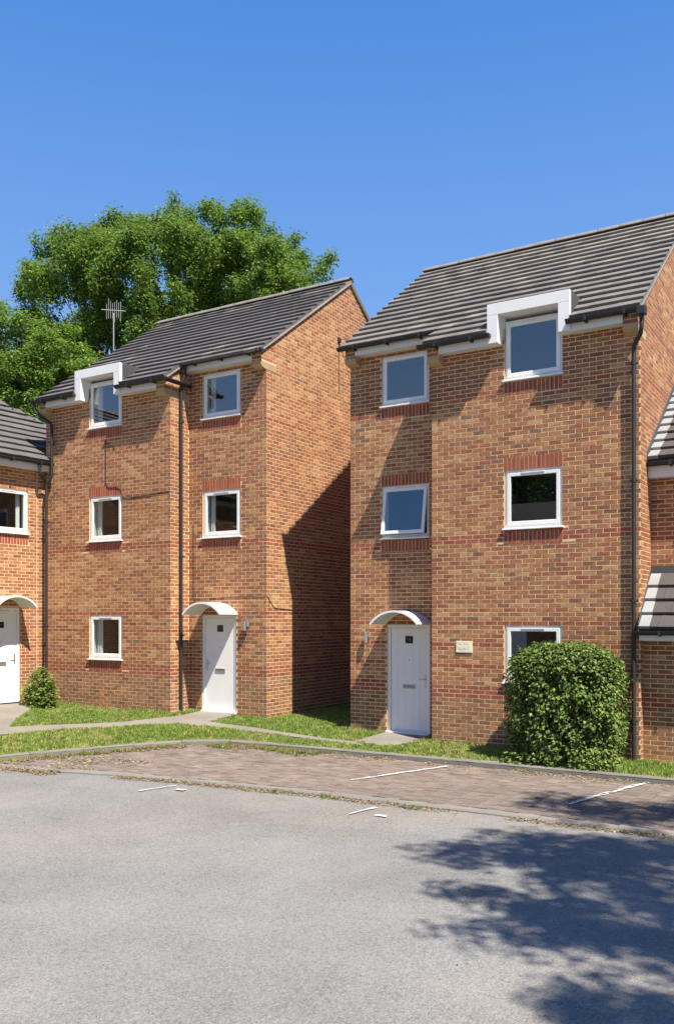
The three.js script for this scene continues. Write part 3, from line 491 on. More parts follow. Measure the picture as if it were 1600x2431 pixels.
  const verge = (xa, xb, z0, z1) => mesh('verge', profile([[z0, YE + TAN * (ZE - z0) - .002], [z1, YE + TAN * (ZE - z1) - .002], [z1, YE + TAN * (ZE - z1) - .062], [z0, YE + TAN * (ZE - z0) - .062]], Math.min(xa, xb), Math.max(xa, xb)), mVerge, roof);
  verge(m * (W + .001), m * (W + .048), ZE - .02, ZR); verge(-m * (w + .001), -m * (w + .048), -step + .26, ZR); verge(-m * .001, -m * .048, ZE - .02, -step + .25);
  mesh('rear_verge', merge([profile([[ZR, YR - .01], [back - ZE, YE - .01], [back - ZE, YE - .07], [ZR, YR - .07]], -m * (w + (m > 0 ? .048 : .001)), -m * (w + (m > 0 ? .001 : .048)))].slice(0, m > 0 ? 1 : 0).concat(m < 0 ? [profile([[ZR, YR - .01], [back - ZE, YE - .01], [back - ZE, YE - .07], [ZR, YR - .07]], w + .001, w + .048)] : [])), mVerge, roof);
  // eaves boards and gutters
  const fas = (a, b, z, y) => { const [p, q] = S(a, b); mesh('fascia', merge([box(p, q, y, y + .012, z - .001, z + .19), box(p, q, y - .004, y + .18, z + .19, z + .208)]), mFascia, root); };
  fas(.225, 1.154 + o.sur, 0, 6.82); fas(2.576 + o.sur, W - .225, 0, 6.82); fas(-w + .225, -.002, -step, 7.24);
  const [g1a, g1b] = S(-.13, 1.22 + o.sur), [g2a, g2b] = S(2.54 + o.sur, W + .13), [g3a, g3b] = S(-w - .1, -.02);
  gutterRun(root, g1a, g1b, 6.985, .285); gutterRun(root, g2a, g2b, 6.985, .285); gutterRun(root, g3a, g3b, 7.40, -step + .285);
  // white surround round the top window, breaking through the eaves
  const su = part('dormer_surround', root), y0 = 6.83, y1 = 7.50, yi = 7.305, t = .195, zf = .235;
  mesh('head', softBox(sx[0], sx[1], yi, y1, -.58, zf, .006), mWhite, su);
  mesh('jamb', softBox(sx[0], sx[0] + t, y0, yi - .001, -.004, zf, .006), mWhite, su); mesh('jamb', softBox(sx[1] - t, sx[1], y0, yi - .001, -.004, zf, .006), mWhite, su);
  for (const x of [sx[0], sx[1]]) { const d = x === sx[0] ? -1 : 1; mesh('lead_cheek', profile([[.16, 7.02], [.16, y1 + .004], [-.6, y1 + .004], [-.6, 7.3]], Math.min(x + d * .002, x + d * .008), Math.max(x + d * .002, x + d * .008)), mLead, su); }
  mesh('lead_top', box(sx[0] - .004, sx[1] + .004, y1 + .002, y1 + .012, -.6, .2), mLead, su);
  const zin = -.02; mesh('lining', merge([box(sx[0] + t, wa, 6.9, yi, -.1, -.004), box(wb, sx[1] - t, 6.9, yi, -.1, -.004)].filter((g) => { g.computeBoundingBox(); return g.boundingBox.max.x - g.boundingBox.min.x > .004; })), mWhite, su);
  root.userData.bx = [Xa, Xb]; delete root.userData.bx;
  return root;
}
const houseA = house({ name: 'brick_house', label: 'three-storey brick house with loose cables on its wall and tall tree behind its roof', m: -1, W: 3.91, w: 2.10, step: .60, pos: [-12.96, .34, -14.4], sy: 1.024, tan: .685, tiles: tileMatsMid, seed: 11, mainWin: [1.44, 2.46], recWin: [-1.42, -.39], door: [-1.31, -.372], sur: .11, curtains: true, handle: -1, boards: 1, prefer: (b) => b.w > .1 && b.kind !== 'x-', warm: (f, x) => (f > .88 ? .4 : .015) });
const houseB = house({ name: 'brick_house', label: 'three-storey brick house with rounded bush, open window and cream plaque by its door', m: 1, W: 3.61, w: 2.015, step: .56, pos: [-6.79, .2, -14.4], tan: .725, seed: 23, mainWin: [1.36, 2.36], recWin: [-1.32, -.325], door: [-1.206, -.306], sur: -.02, extraBand: true, openSash: .16, handle: 1, boards: 5, prefer: (b) => b.kind === 'z+' && b.w > .1, warm: (f, x) => (f > .9 ? .9 : f > .72 ? .6 : f > .5 ? .22 : .03) + .12 * smooth(.55, .7, fbm(x * 1.1, f * 9, 773, 2)) });
{ // fittings of the house with the tall tree behind it
  const h = houseA;
  wallLamp(h, 1.60, 1.83, -.60, 1);
  mesh('lamp_sensor', cyl(.03, .13, 1.67, 1.88, -.60 + .07, 14), mSteel, h);
  downpipe(h, [[.13, 7.38, -.315], [.13, 7.12, -.315], [.065, 6.98, -.27], [.065, -.1, -.27]], [[.065, 6.15, -.27], [.065, 3.3, -.27], [.065, 1.62, -.27]]);
  downpipe(h, [[-3.98, 6.96, .285], [-3.98, 6.74, .285], [-3.6, 6.45, .1], [-3.6, 5.22, .1], [-3.74, 5.06, .14], [-3.74, -.1, .14]], [[-3.6, 6.0, .1], [-3.74, 4.2, .14], [-3.74, 1.8, .14]]);
  const g = gutterRun(h, 0, .82, 0, 0, false); g.position.set(.115, 6.965, .31); g.rotation.y = Math.PI / 2;
  mesh('cable', tube([[-1.93, 5.92, .008], [-1.93, 4.98, .009], [-1.86, 4.86, .009], [-1.62, 4.86, .009], [-1.45, 4.80, .009], [-1.43, 4.62, .009], [-1.0, 4.60, .008], [-.02, 4.66, .008]], .008, 6, 90), mCable, h);
  mesh('cable', tube([[.14, 2.42, -.592], [.14, 2.39, -.592], [1.0, 2.42, -.592], [2.09, 2.44, -.592], [2.108, 2.44, -.62], [2.108, 2.2, -.86], [2.108, 2.16, -1.6], [2.108, 2.15, -1.9]], .0055, 6, 90), mCable, h);
  mesh('cable', tube([[.13, 2.42, -.592], [.13, 4.0, -.592]], .006, 6, 20), mCable, h);
  mesh('cable', tube([[2.108, 2.14, -.70], [2.108, 2.44, -.70]], .006, 6, 10), mCable, h);
  mesh('wire_bracket', merge([tube([[2.108, 7.2, -3.5], [2.108, 8.42, -3.5], [2.25, 8.43, -3.6], [2.9, 8.55, -3.9], [3.6, 8.7, -4.4]], .009, 6, 60), box(2.1, 2.14, 8.36, 8.46, -3.55, -3.45)]), mCable, h);
}
{ // fittings of the house with the bush
  const h = houseB;
  wallLamp(h, -1.62, 1.80, -.56, 1);
  downpipe(h, [[3.69, 6.96, .285], [3.69, 6.6, .285], [3.52, 6.46, .065], [3.52, -.12, .065]], [[3.52, 6.2, .065], [3.52, 4.35, .065], [3.52, 2.45, .065], [3.52, .55, .065]]);
  mesh('gutter_outlet', merge([softBox(3.62, 3.76, 6.86, 6.99, .22, .36, .01)]), mBlack, h);
  const pt = canvasTex(256, 180, (x, w, hh) => {
    x.fillStyle = '#e9e4c6'; x.fillRect(0, 0, w, hh); const r = rng(5);
    x.fillStyle = 'rgba(150,140,125,.35)'; x.fillRect(30, 35, 60, 26); x.fillRect(120, 30, 80, 26);
    x.strokeStyle = 'rgba(95,88,80,.75)'; x.lineWidth = 4; for (const [y, a, b] of [[106, 40, 205], [132, 34, 225]]) { x.beginPath(); for (let q = a; q < b; q += 5) { x.moveTo(q, y + r() * 6); x.lineTo(q + 3, y + 4 + r() * 12); } x.stroke(); }
    for (let i = 0; i < 60; i++) { x.fillStyle = `rgba(130,120,95,${r() * .16})`; x.beginPath(); x.arc(r() * w, r() * hh, 4 + r() * 18, 0, 7); x.fill(); }
  });
  const pl = part('plaque', h); mesh('plate', softBox(.472, .778, 1.572, 1.775, .0, .018, .004), std(.74, .68, .48, .5), pl);
  const pg = new THREE.PlaneGeometry(.29, .19); pg.translate(.625, 1.6735, .0195); mesh('inscription', pg, new THREE.MeshStandardMaterial({ map: pt, roughness: .55 }), pl);
}
// ---------------------------------------------------------------- lower house attached beyond the downpipe
{
  const h = thing('brick_house', 'low brick house with lean-to porch roof joined to the taller gable', 'house', [-3.18, .1, -15.15]), bricks = [];
  const Wd = 4.4, zl = .55; // upper wall plane z=0, ground floor plane zl
  mesh('wall', merge([box(.0, Wd, 2.0, 4.75, -.256, -.003), box(.0, Wd, -.5, 2.25, zl - .256, zl - .003), profile([[-.26, -.4], [-.26, 4.6], [-3.4, 6.9], [-6.6, 4.6], [-6.6, -.4]], Wd - .25, Wd)]), mMortar, h);
  layBricks(bricks, 'z+', 0, .004, Wd, 2.9, 4.6, { bands: [46, 47], seed: 61, g0: .1 }); layBricks(bricks, 'z+', zl, .004, Wd, -.3, 2.1, { bands: [11, 12, 13, 17, 22, 27], seed: 62, g0: .04 });
  buildBricks(h, bricks, 300, (b) => b.w > .08);
  const roof = part('roof', h), p1 = Math.atan(.706), p2 = Math.atan(1.02);
  tileRoof(roof, 4.84, .27, p1, 12, () => [[.17, Wd + .05]], 63, 150, null, tileMatsDark);
  tileRoof(roof, 2.10, .88, p2, 4, () => [[.17, Wd + .05]], 64, 80, null, tileMatsDark);
  mesh('roof_deck', merge([profile([[.26, 4.84], [-3.4, 7.42], [-3.4, 7.34], [.26, 4.76]], .002, Wd), profile([[-3.4, 7.42], [-7.0, 4.84], [-7.0, 4.76], [-3.4, 7.34]], .002, Wd), profile([[.87, 2.09], [.0, 2.97], [.0, 2.89], [.87, 2.01]], .002, Wd)]), mDeck, roof);
  // stepped pale lead soakers beside the tall gable
  const soak = (y, z, p, n) => { for (let j = 0; j < n; j++) { const g = tileFor(.165, j % 3); const q = mesh('lead_soaker', g, mLeadPale, roof); q.position.set(.088, y + j * GA * Math.sin(p) + .004, z - j * GA * Math.cos(p)); q.rotation.x = -(Math.PI / 2 - p); } };
  soak(4.84, .27, p1, 12); soak(2.10, .88, p2, 4);
  mesh('flashing', merge([profile([[.3, 4.83], [-3.4, 7.46], [-3.4, 7.62], [.3, 4.99]], .001, .012), profile([[.92, 2.06], [-.02, 2.99], [-.02, 3.14], [.92, 2.2]], .001, .012)]), mLead, roof);
  mesh('flashing', merge([box(0.012, Wd, 2.98, 3.13, -.004, .02)]), mLead, roof);
  mesh('fascia', merge([box(.002, Wd, 4.56, 4.575, 0, .2), box(.002, Wd, 4.555, 4.74, .2, .218)]), mFascia, h); mesh('fascia', merge([box(.002, Wd, 1.93, 1.945, zl, .82), box(.002, Wd, 1.925, 2.02, .82, .838)]), mFascia, h);
  gutterRun(h, .0, Wd, 4.80, .285); gutterRun(h, -.05, Wd, 2.075, .905);
}
// ---------------------------------------------------------------- house set at a right angle, closing the yard
{
  const h = thing('brick_house', 'brick house with hipped roof, standing square to its neighbour behind the small shrub', 'house', [-16.94, .45, -14.4], 1.4977), bricks = [];
  const L = -9.5, win = [-1.44, -.44], door = [-1.60, -.66], hole = [[...win, 3.86, 4.91], [...door, -.05, 2.17], [-4.6, -3.6, 3.86, 4.91], [-4.6, -3.6, 1.1, 2.17], [-7.6, -6.6, 3.86, 4.91], [-7.6, -6.6, 1.1, 2.17]];
  const sol = [[win[0] - .01, win[1] + .01, 3.63, 3.86]];
  mesh('wall', merge([...slab(L, .45, -.6, 5.6, -.256, -.003, hole), box(L, L + .25, -.6, 5.6, -7, -.256)]), mMortar, h);
  layBricks(bricks, 'z+', 0, L, .45, -.3, 5.5, { holes: [...hole, ...sol], bands: [10, 11, 12, 15, 21, 27, 48, 49], seed: 71, g0: .1 });
  buildBricks(h, bricks, 300, (b) => b.u > -1.6 && b.w > .08);
  mesh('movement_joint', box(-.215, -.195, -.3, 5.4, -.004, .0015), std(.58, .42, .25, .9), h);
  soldiers(h, win[0], win[1], 3.635, 3.86, 0, 72);
  for (const q of hole) if (q[2] > 0) windowUnit(h, q[0], q[1], q[2], q[3], 0, { curtain: .12, side: 1, plain: true });
  doorUnit(h, door[0], door[1], 2.17, 0, { boards: 1, handle: 1 }); canopy(h, door[0] - .05, door[1] + .05, 2.18, .245, 0, .6);
  const roof = part('roof', h), yE = 5.6, zE = .25, zR = -3.5, yR = yE + .75 * 3.75, hip = (z) => .27 + (z + 2.2) / .784, hx = 3.4;
  tileRoof(roof, yE, zE, PITCH, 15, (j) => { const z = zE - (j + .5) * GA * .8, e = hip(z); return j < 1 ? [[L - .05, .02]] : [[L - .05, e]]; }, 73, 0, null, tileMatsMid);
  const tri = (a) => { const g = new THREE.BufferGeometry(); g.setAttribute('position', new THREE.Float32BufferAttribute(a.flat(), 3)); g.computeVertexNormals(); g.setAttribute('uv', new THREE.Float32BufferAttribute(a.flatMap((p) => [p[0], p[2]]), 2)); return g; };
  const rx = hip(zR), A = [L - .02, yE - .02, zE], B = [0, yE - .02, zE], C = [rx, yR - .02, zR], D = [L - .02, yR - .02, zR], E2 = [L - .02, yE, 2 * zR - zE], F = [hx, yE, 2 * zR - zE], G = [hip(0), yE + .16, -.02], Hh = [0, yE + .16, -.02];
  mesh('roof_deck', tri([A, B, Hh, A, Hh, C, A, C, D, Hh, G, C, D, C, F, D, F, E2, C, G, F]), tileMats[3], roof);
  { // hip tiles
    const a = V(rx, yR + .05, zR), b = V(hip(0), yE + .24, 0), v = b.clone().sub(a), n = 11, l = v.length() / n; const g = new THREE.CylinderGeometry(.12, .12, l - .012, 12, 1, true, -Math.PI / 2, Math.PI); g.rotateX(Math.PI / 2);
    for (let i = 0; i < n; i++) { const q = mesh('hip_tile', g, tileMats[(i * 3) % 10], roof), c = a.clone().addScaledVector(v, (i + .5) / n); q.position.copy(c); q.up.set(0, 1, 0); q.lookAt(c.clone().add(v)); q.position.y -= .03; }
  }
  ridgeTiles(roof, L - .05, rx, yR + .02, zR, PITCH);
  mesh('fascia', merge([box(L, -.02, 5.40, 5.415, 0, .2), box(L, -.02, 5.395, 5.58, .2, .218)]), mFascia, h);
  gutterRun(h, L, .04, 5.585, .285);
  downpipe(h, [[-.32, 5.55, .285], [-.32, 5.3, .285], [-.06, 5.12, .16], [-.06, 4.9, .16]], []);
}
{ // roof aerial on a mast by the far verge
  const t = thing('tv_aerial', 'grey television aerial on a thin mast beside a tiled roof', 'aerial', [-17.02, 8.6, -16.73]), m = std(.3, .3, .29, .5);
  mesh('mast', cyl(.016, 1.75, 0, .875, 0, 10), m, t);
  mesh('boom', (() => { const g = new THREE.CylinderGeometry(.012, .012, .62, 8); g.rotateZ(Math.PI / 2); g.rotateY(.76); g.translate(0, 1.82, 0); return g; })(), m, t);
  for (let i = 0; i < 8; i++) { const f = (i / 7 - .5) * .6; mesh('element', cyl(.0065, .40 + .06 * ((i * 5) % 3), f * .6 * Math.cos(.76), 1.82 + .03 * ((i * 3) % 4 - 1.5), -f * .6 * Math.sin(.76), 6), m, t); }
  mesh('bracket', merge([box(-.03, .2, .18, .22, -.02, .02), box(-.03, .2, .5, .54, -.02, .02)]), m, t);
}
// ---------------------------------------------------------------- plants
function leafGeo(l, w, fold = .25) { const g = new THREE.BufferGeometry(); g.setAttribute('position', new THREE.Float32BufferAttribute([0, 0, 0, w / 2, fold * w, l * .45, 0, 0, l * .5, -w / 2, fold * w, l * .45, 0, -.1 * l, l], 3)); g.setIndex([0, 2, 1, 0, 3, 2, 1, 2, 4, 2, 3, 4]); g.computeVertexNormals(); return g; }
function sprayGeo(n, l, w, spread, seed) { // a twig end with n leaves
  const r = rng(seed), parts = []; for (let i = 0; i < n; i++) { const g = leafGeo(l * (.75 + .5 * r()), w * (.8 + .4 * r())), o = new THREE.Object3D(); o.position.set((r() - .5) * spread, (r() - .5) * spread, (r() - .5) * spread); o.rotation.set((r() - .35) * 1.3, r() * 6.28, (r() - .5) * 1.1, 'YXZ'); o.updateMatrix(); g.applyMatrix4(o.matrix); parts.push(g); } return mergeGeometries(parts);
}
const mLeaf = (r, g, b, tr = .32) => new THREE.MeshPhysicalMaterial({ color: lin(r, g, b), roughness: .97, transmission: tr, thickness: 0, side: THREE.DoubleSide, specularIntensity: .2 });
function leafMass(name, parent, geo, mat, spots, tones, seed) { // spots: {p, n?, s}
  const im = new THREE.InstancedMesh(geo, mat, spots.length), o = new THREE.Object3D(), r = rng(seed), c = new THREE.Color();
  spots.forEach((s, i) => { o.position.copy(s.p); if (s.q) o.quaternion.copy(s.q); else o.rotation.set((r() - .5) * .9, r() * 6.28, (r() - .5) * .9); o.scale.setScalar(s.s); o.updateMatrix(); im.setMatrixAt(i, o.matrix); const t = tones[Math.floor(r() * tones.length)], j = .8 + .4 * r(); im.setColorAt(i, c.setRGB(t[0] * j, t[1] * j, t[2] * j)); });
  im.name = name; im.userData.kind = 'stuff'; im.castShadow = im.receiveShadow = true; parent.add(im); return im;
}
function limb(a, b, r0, r1, bend, rr) { const m = a.clone().lerp(b, .5).add(V((rr() - .5) * bend, rr() * bend * .5, (rr() - .5) * bend)), c = new THREE.QuadraticBezierCurve3(a, m, b), g = new THREE.TubeGeometry(c, 8, 1, 7), p = g.attributes.position, ctr = V(); for (let i = 0; i < p.count; i++) { const k = Math.floor(i / 8), t = k / 8, rad = lerp(r0, r1, t); c.getPointAt(Math.min(1, t), ctr); p.setXYZ(i, ctr.x + (p.getX(i) - ctr.x) * rad, ctr.y + (p.getY(i) - ctr.y) * rad, ctr.z + (p.getZ(i) - ctr.z) * rad); } g.computeVertexNormals(); return g; }
const mBark = std(.085, .065, .045, .95);
function tree(name, label, base, clumps, o) { // clumps: [{c:Vector3, r, f?}] in world
  const t = thing(name, label, 'tree', base, 0, o.group), rr = rng(o.seed), B = V(...base), top = V(...o.fork).sub(B), tr = [limb(V(0, -.3, 0), top, o.trunk, o.trunk * .62, .5, rr)];
  const limbs = [], spots = [], q = new THREE.Quaternion(), tmp = V();
  for (const cl of clumps) {
    const c = cl.c.clone().sub(B); if (rr() < (o.limbShare ?? .5)) limbs.push(limb(top.clone().multiplyScalar(lerp(.8, 1, rr())), c, o.trunk * .16, .01, 1.2, rr));
    // each billow is made of smaller shoots that reach outwards and up, so that the outline frays and gaps open between them
    const subs = [[c, cl.r * .6, .55]], ns = Math.round(9 + 9 * rr());
    for (let k = 0; k < ns; k++) { const a = rr() * 6.283, e = -.35 + 1.25 * rr(), d = cl.r * (.5 + .75 * rr()); subs.push([c.clone().add(V(Math.cos(a) * Math.cos(e) * d, Math.sin(e) * d, Math.sin(a) * Math.cos(e) * d)), cl.r * (.14 + .2 * rr()), 1.25]); }
    for (const [sc, sr, f] of subs) {
      const n = Math.round(o.density * Math.pow(sr, 2) * (cl.f ?? 1) * f);
      for (let i = 0; i < n; i++) { let x, y, z; do { x = rr() * 2 - 1; y = rr() * 2 - 1; z = rr() * 2 - 1; } while (x * x + y * y + z * z > 1); const k = Math.pow(Math.max(.05, Math.sqrt(x * x + y * y + z * z)), -.2) * (.75 + .5 * rr()); spots.push({ p: V(x, y * (o.up || 1.05), z).multiplyScalar(sr * k).add(sc), s: .7 + .6 * rr() }); }
    }
  }
  mesh('trunk', merge(tr), mBark, t); if (limbs.length) mesh('limb', merge(limbs), mBark, t);
  leafMass('crown', t, sprayGeo(o.leaves || 7, o.leaf, o.leaf * .55, o.leaf * 2.6, o.seed + 1), mLeaf(1, 1, 1, .42), spots, o.tones, o.seed + 2);
  return t;
}
const GREENS = [[.175, .275, .045], [.205, .31, .052], [.135, .225, .042], [.25, .345, .065], [.105, .185, .04]];
{ // tall tree behind the house
  const cl = [], r = rng(81), add = (px, py, rp, d = 0, f) => cl.push({ c: at(px, py, 34 + d), r: .84 * rp * 34 / 2101, f });
  // outer billows, read off the outline of the crown
  for (const [x, y, q] of [[78, 655, 42], [110, 610, 40], [70, 700, 32], [150, 585, 38], [140, 552, 16, .5], [205, 570, 40], [255, 545, 42], [275, 520, 26], [320, 545, 40], [365, 560, 44], [395, 530, 34], [411, 470, 10], [414, 482, 13], [408, 497, 13], [410, 510, 16], [445, 530, 40], [495, 515, 34], [490, 498, 16], [545, 525, 44], [590, 520, 40], [600, 505, 22], [620, 565, 40], [655, 600, 38], [690, 585, 26], [705, 620, 34], [680, 640, 44], [770, 630, 20], [785, 612, 14], [755, 655, 26], [735, 668, 22], [742, 690, 22]]) add(x, y, q, (r() - .5) * 5, .9);
  for (let i = 0; i < 330; i++) { const x = 70 + 630 * r(), e = Math.sqrt(Math.max(0, 1 - Math.pow((x - 370) / 340, 2))), y = lerp(690, 545, e) + 330 * Math.pow(r(), 1.3); add(x, y, 17 + 24 * r(), (r() - .6) * 8, .85); }
  tree('tall_tree', 'tall broad green tree with billowing crown rising behind the pitched roofs', [-23.2, .2, -25.9], cl, { seed: 82, fork: [-23.2, 6.5, -25.9], trunk: .42, up: 1.45, density: 430, leaf: .125, tones: GREENS, limbShare: .35 });
}
{ // second tree, nearer and lower, behind the hipped roof
  const cl = [], r = rng(85), add = (px, py, rp, d = 0, f) => cl.push({ c: at(px, py, 28 + d), r: rp * 28 / 2101, f });
  for (const [x, y, q] of [[20, 775, 40], [70, 790, 40], [-5, 735, 22], [120, 830, 44], [165, 865, 42], [205, 880, 30], [150, 795, 34], [90, 860, 50], [40, 850, 54], [20, 920, 56], [80, 930, 50], [130, 910, 46], [60, 985, 50], [10, 1000, 50], [-50, 800, 60], [-60, 900, 70], [-120, 850, 70], [-40, 1000, 60], [190, 930, 36], [120, 970, 40], [-110, 960, 70], [30, 1060, 50], [-70, 1080, 60], [20, 960, 44], [65, 965, 42], [105, 985, 38], [40, 925, 40], [-5, 945, 44], [85, 900, 40], [0, 880, 44], [60, 1020, 44], [110, 940, 40], [-20, 860, 50]]) add(x, y, q, (r() - .5) * 3.4, .95);
  tree('bushy_tree', 'lower bright green tree spreading behind the hipped roof', [-23.6, .2, -18.6], cl, { seed: 86, fork: [-23.6, 4, -18.6], trunk: .3, density: 480, leaf: .115, tones: GREENS.map((t) => [t[0] * 1.12, t[1] * 1.12, t[2]]), limbShare: .6 });
}
{ // tree standing beside the car park, outside the picture: its shade falls across the tarmac
  const cl = [], r = rng(91), add = (gx, gz, rad, h, f) => cl.push({ c: V(gx + .573 * h, h, gz + .276 * h), r: rad, f });
  for (const [x, z, q, h] of [[-3.7, -8.3, .3, 7.6], [-3.2, -8.25, .42, 8], [-2.6, -8.6, .55, 8.4], [-3.3, -8.95, .35, 8.2], [-2.9, -9.3, .38, 8.4], [-2.2, -9.2, .5, 8.6], [-1.6, -8.9, .8, 9], [-2.2, -7.9, .4, 8], [-1.5, -7.9, .7, 8.6], [-3.0, -7.15, .24, 7.6], [-2.5, -7.1, .3, 7.8], [-2.0, -6.9, .42, 8], [-1.4, -7.0, .6, 8.4], [-2.45, -6.25, .3, 7.6], [-1.9, -6.4, .32, 7.9], [-1.0, -6.3, .55, 8.2], [-1.55, -5.55, .28, 7.8], [-1.15, -5.25, .4, 8], [-.7, -5.6, .5, 8.3], [-3.5, -11.35, .24, 8.6], [-3.0, -11.2, .28, 8.8], [-2.4, -11.1, .34, 9], [-3.4, -10.75, .26, 8.6], [-2.7, -10.6, .34, 8.9], [-1.9, -11.5, .3, 9.2], [-1.6, -10.7, .45, 9.2], [-2.0, -12.1, .2, 9.4], [-1.3, -11.3, .4, 9.6], [-1.0, -9.8, .8, 9.6], [-.3, -8.6, 1.1, 10], [.2, -7, 1.2, 9.8], [.8, -9.8, 1.2, 10.6], [1.6, -8, 1.4, 11], [.5, -11.2, 1, 10.4], [2.4, -6.4, 1.3, 10.6], [3, -9.4, 1.4, 11.4], [-.2, -4.6, .7, 8.6], [1, -5.2, 1, 9.2]]) add(x, z, q * (z < -10.4 ? 1.4 : 1.06), h, .43);
  tree('car_park_tree', 'large leafy tree beside the car park casting shade over the tarmac', [7.0, 0, -5.0], cl, { seed: 92, fork: [6.6, 6.2, -5.2], trunk: .34, density: 700, leaf: .11, tones: GREENS, limbShare: .4, leaves: 6 });
}
{ // rounded clipped bush under the window
  const t = thing('rounded_bush', 'dense rounded green bush clipped into a dome under the ground-floor window', 'bush', [-4.17, .1, -13.72]), r = rng(101), spots = [], q = new THREE.Quaternion(), Z = V(0, 0, 1);
  const rx = .93, rz = .56, hgt = 1.86, prof = (v) => v < .62 ? lerp(.93, 1, smooth(0, .35, v)) : Math.sqrt(Math.max(0, 1 - Math.pow((v - .62) / .40, 3.0)));
  for (let i = 0; i < 25000; i++) {
    const top = r() < .3, a = r() * 6.283; let v = top ? .8 + .2 * r() : Math.pow(r(), .9) * .97, k = prof(v), ca = Math.cos(a), sa = Math.sin(a), sq = 1 / Math.pow(Math.pow(Math.abs(ca), 2.7) + Math.pow(Math.abs(sa), 2.7), 1 / 2.7);
    const lump = .9 + .16 * fbm(a * 2.2 + 5, v * 5, 711, 3) + .05 * (vnoise(a * 9, v * 14, 713) - .5), dep = 1 - .42 * Math.pow(r(), 1.5), rad = k * sq * lump * (top ? Math.sqrt(r()) : dep);
    if (!top && dep > .8 && fbm(a * 4.2 + 3, v * 8, 717, 3) < .42) continue;
    const y = v * hgt * (.965 + .07 * fbm(ca * 2 + 9, sa * 2, 715, 2)) - (top ? 0 : 0), p = V(ca * rx * rad, Math.max(.02, y), sa * rz * rad);
    const n = V(ca / rx, top ? 1.6 : (v > .7 ? .9 : .1), sa / rz).normalize();
    const dir = V(n.x * .55 + (r() - .5) * 1.1, -.35 + (r() - .5) * 1.1 + n.y * .5, n.z * .55 + (r() - .5) * 1.1).normalize(), up = n.clone().multiplyScalar(.9).add(V((r() - .5) * .9, .55 + (r() - .5) * .8, (r() - .5) * .9)).normalize();
    const m = new THREE.Matrix4().lookAt(dir, V(0, 0, 0), up); q.setFromRotationMatrix(m); spots.push({ p, q: q.clone(), s: .75 + .6 * r() });
  }
  for (let i = 0; i < 9000; i++) { const a = r() * 6.283, v = r() * .95, k = prof(v) * (.35 + .45 * r()); spots.push({ p: V(Math.cos(a) * rx * k, .03 + v * hgt, Math.sin(a) * rz * k), s: .9 + .6 * r() }); }
  for (let i = 0; i < 46; i++) { const a = r() * 6.283, v = .5 + .5 * r(), k = prof(v), h = 4 + Math.floor(5 * r()); for (let j = 0; j < h; j++) { const f = 1 + j * .022; spots.push({ p: V(Math.cos(a) * rx * k * f + (r() - .5) * .03, v * hgt * (1 + j * .012) + (r() - .5) * .03, Math.sin(a) * rz * k * f + (r() - .5) * .03), s: .6 + .4 * r() }); } }
  for (let i = 0; i < 700; i++) { const a = r() * 6.283, p = V(Math.cos(a) * rx * (.6 + .36 * r()), .02 + .16 * r(), .1 + .45 * r()); spots.push({ p, s: .8 + .5 * r() }); }
  leafMass('foliage', t, leafGeo(.06, .039), mLeaf(1, 1, 1, .28), spots, [[.155, .225, .052], [.195, .265, .06], [.12, .185, .045], [.26, .32, .09], [.095, .15, .038]], 102);
  const st = []; for (let i = 0; i < 30; i++) { const a = r() * 6.28, k = .3 + .6 * r(); st.push(limb(V(Math.cos(a) * .3, -.1, Math.sin(a) * .2), V(Math.cos(a) * rx * k * .9, hgt * (.4 + .5 * r()), Math.sin(a) * rz * k * .9), .016, .005, .2, r)); } mesh('stem', merge(st), mBark, t);
}
{ // small shrub in the corner of the yard
  const t = thing('small_shrub', 'small leafy shrub growing at the foot of the drainpipe in the corner', 'shrub', [-16.3, .36, -13.78]), r = rng(111), spots = [];
  const blobs = [[0, .3, 0, .34], [.25, .28, .05, .26], [-.25, .3, .05, .26], [.02, .55, -.03, .24], [.22, .5, 0, .18], [-.2, .14, .12, .24], [.32, .12, .1, .2], [.0, .8, -.06, .1], [-.22, .7, -.04, .13], [-.28, .62, 0, .1], [.12, .12, .2, .24]];
  for (const [x, y, z, q] of blobs) for (let i = 0; i < 260 * Math.pow(q / .3, 2) + 26; i++) { const a = r() * 6.28, c = r() * 2 - 1, k = q * (.55 + .5 * r()), s = Math.sqrt(1 - c * c); spots.push({ p: V(x + s * Math.cos(a) * k, Math.max(.0, y + c * k), z + s * Math.sin(a) * k * .8), s: .7 + .7 * r() }); }
  leafMass('foliage', t, leafGeo(.085, .055), mLeaf(1, 1, 1, .36), spots, [[.18, .27, .045], [.22, .31, .055], [.15, .22, .04], [.28, .35, .08]], 112);
  const st = []; for (let i = 0; i < 14; i++) { const b = blobs[i % blobs.length]; st.push(limb(V((r() - .5) * .15, -.1, (r() - .5) * .1), V(b[0], b[1] + b[3] * .5, b[2]), .012, .004, .12, r)); } mesh('stem', merge(st), mBark, t);
}
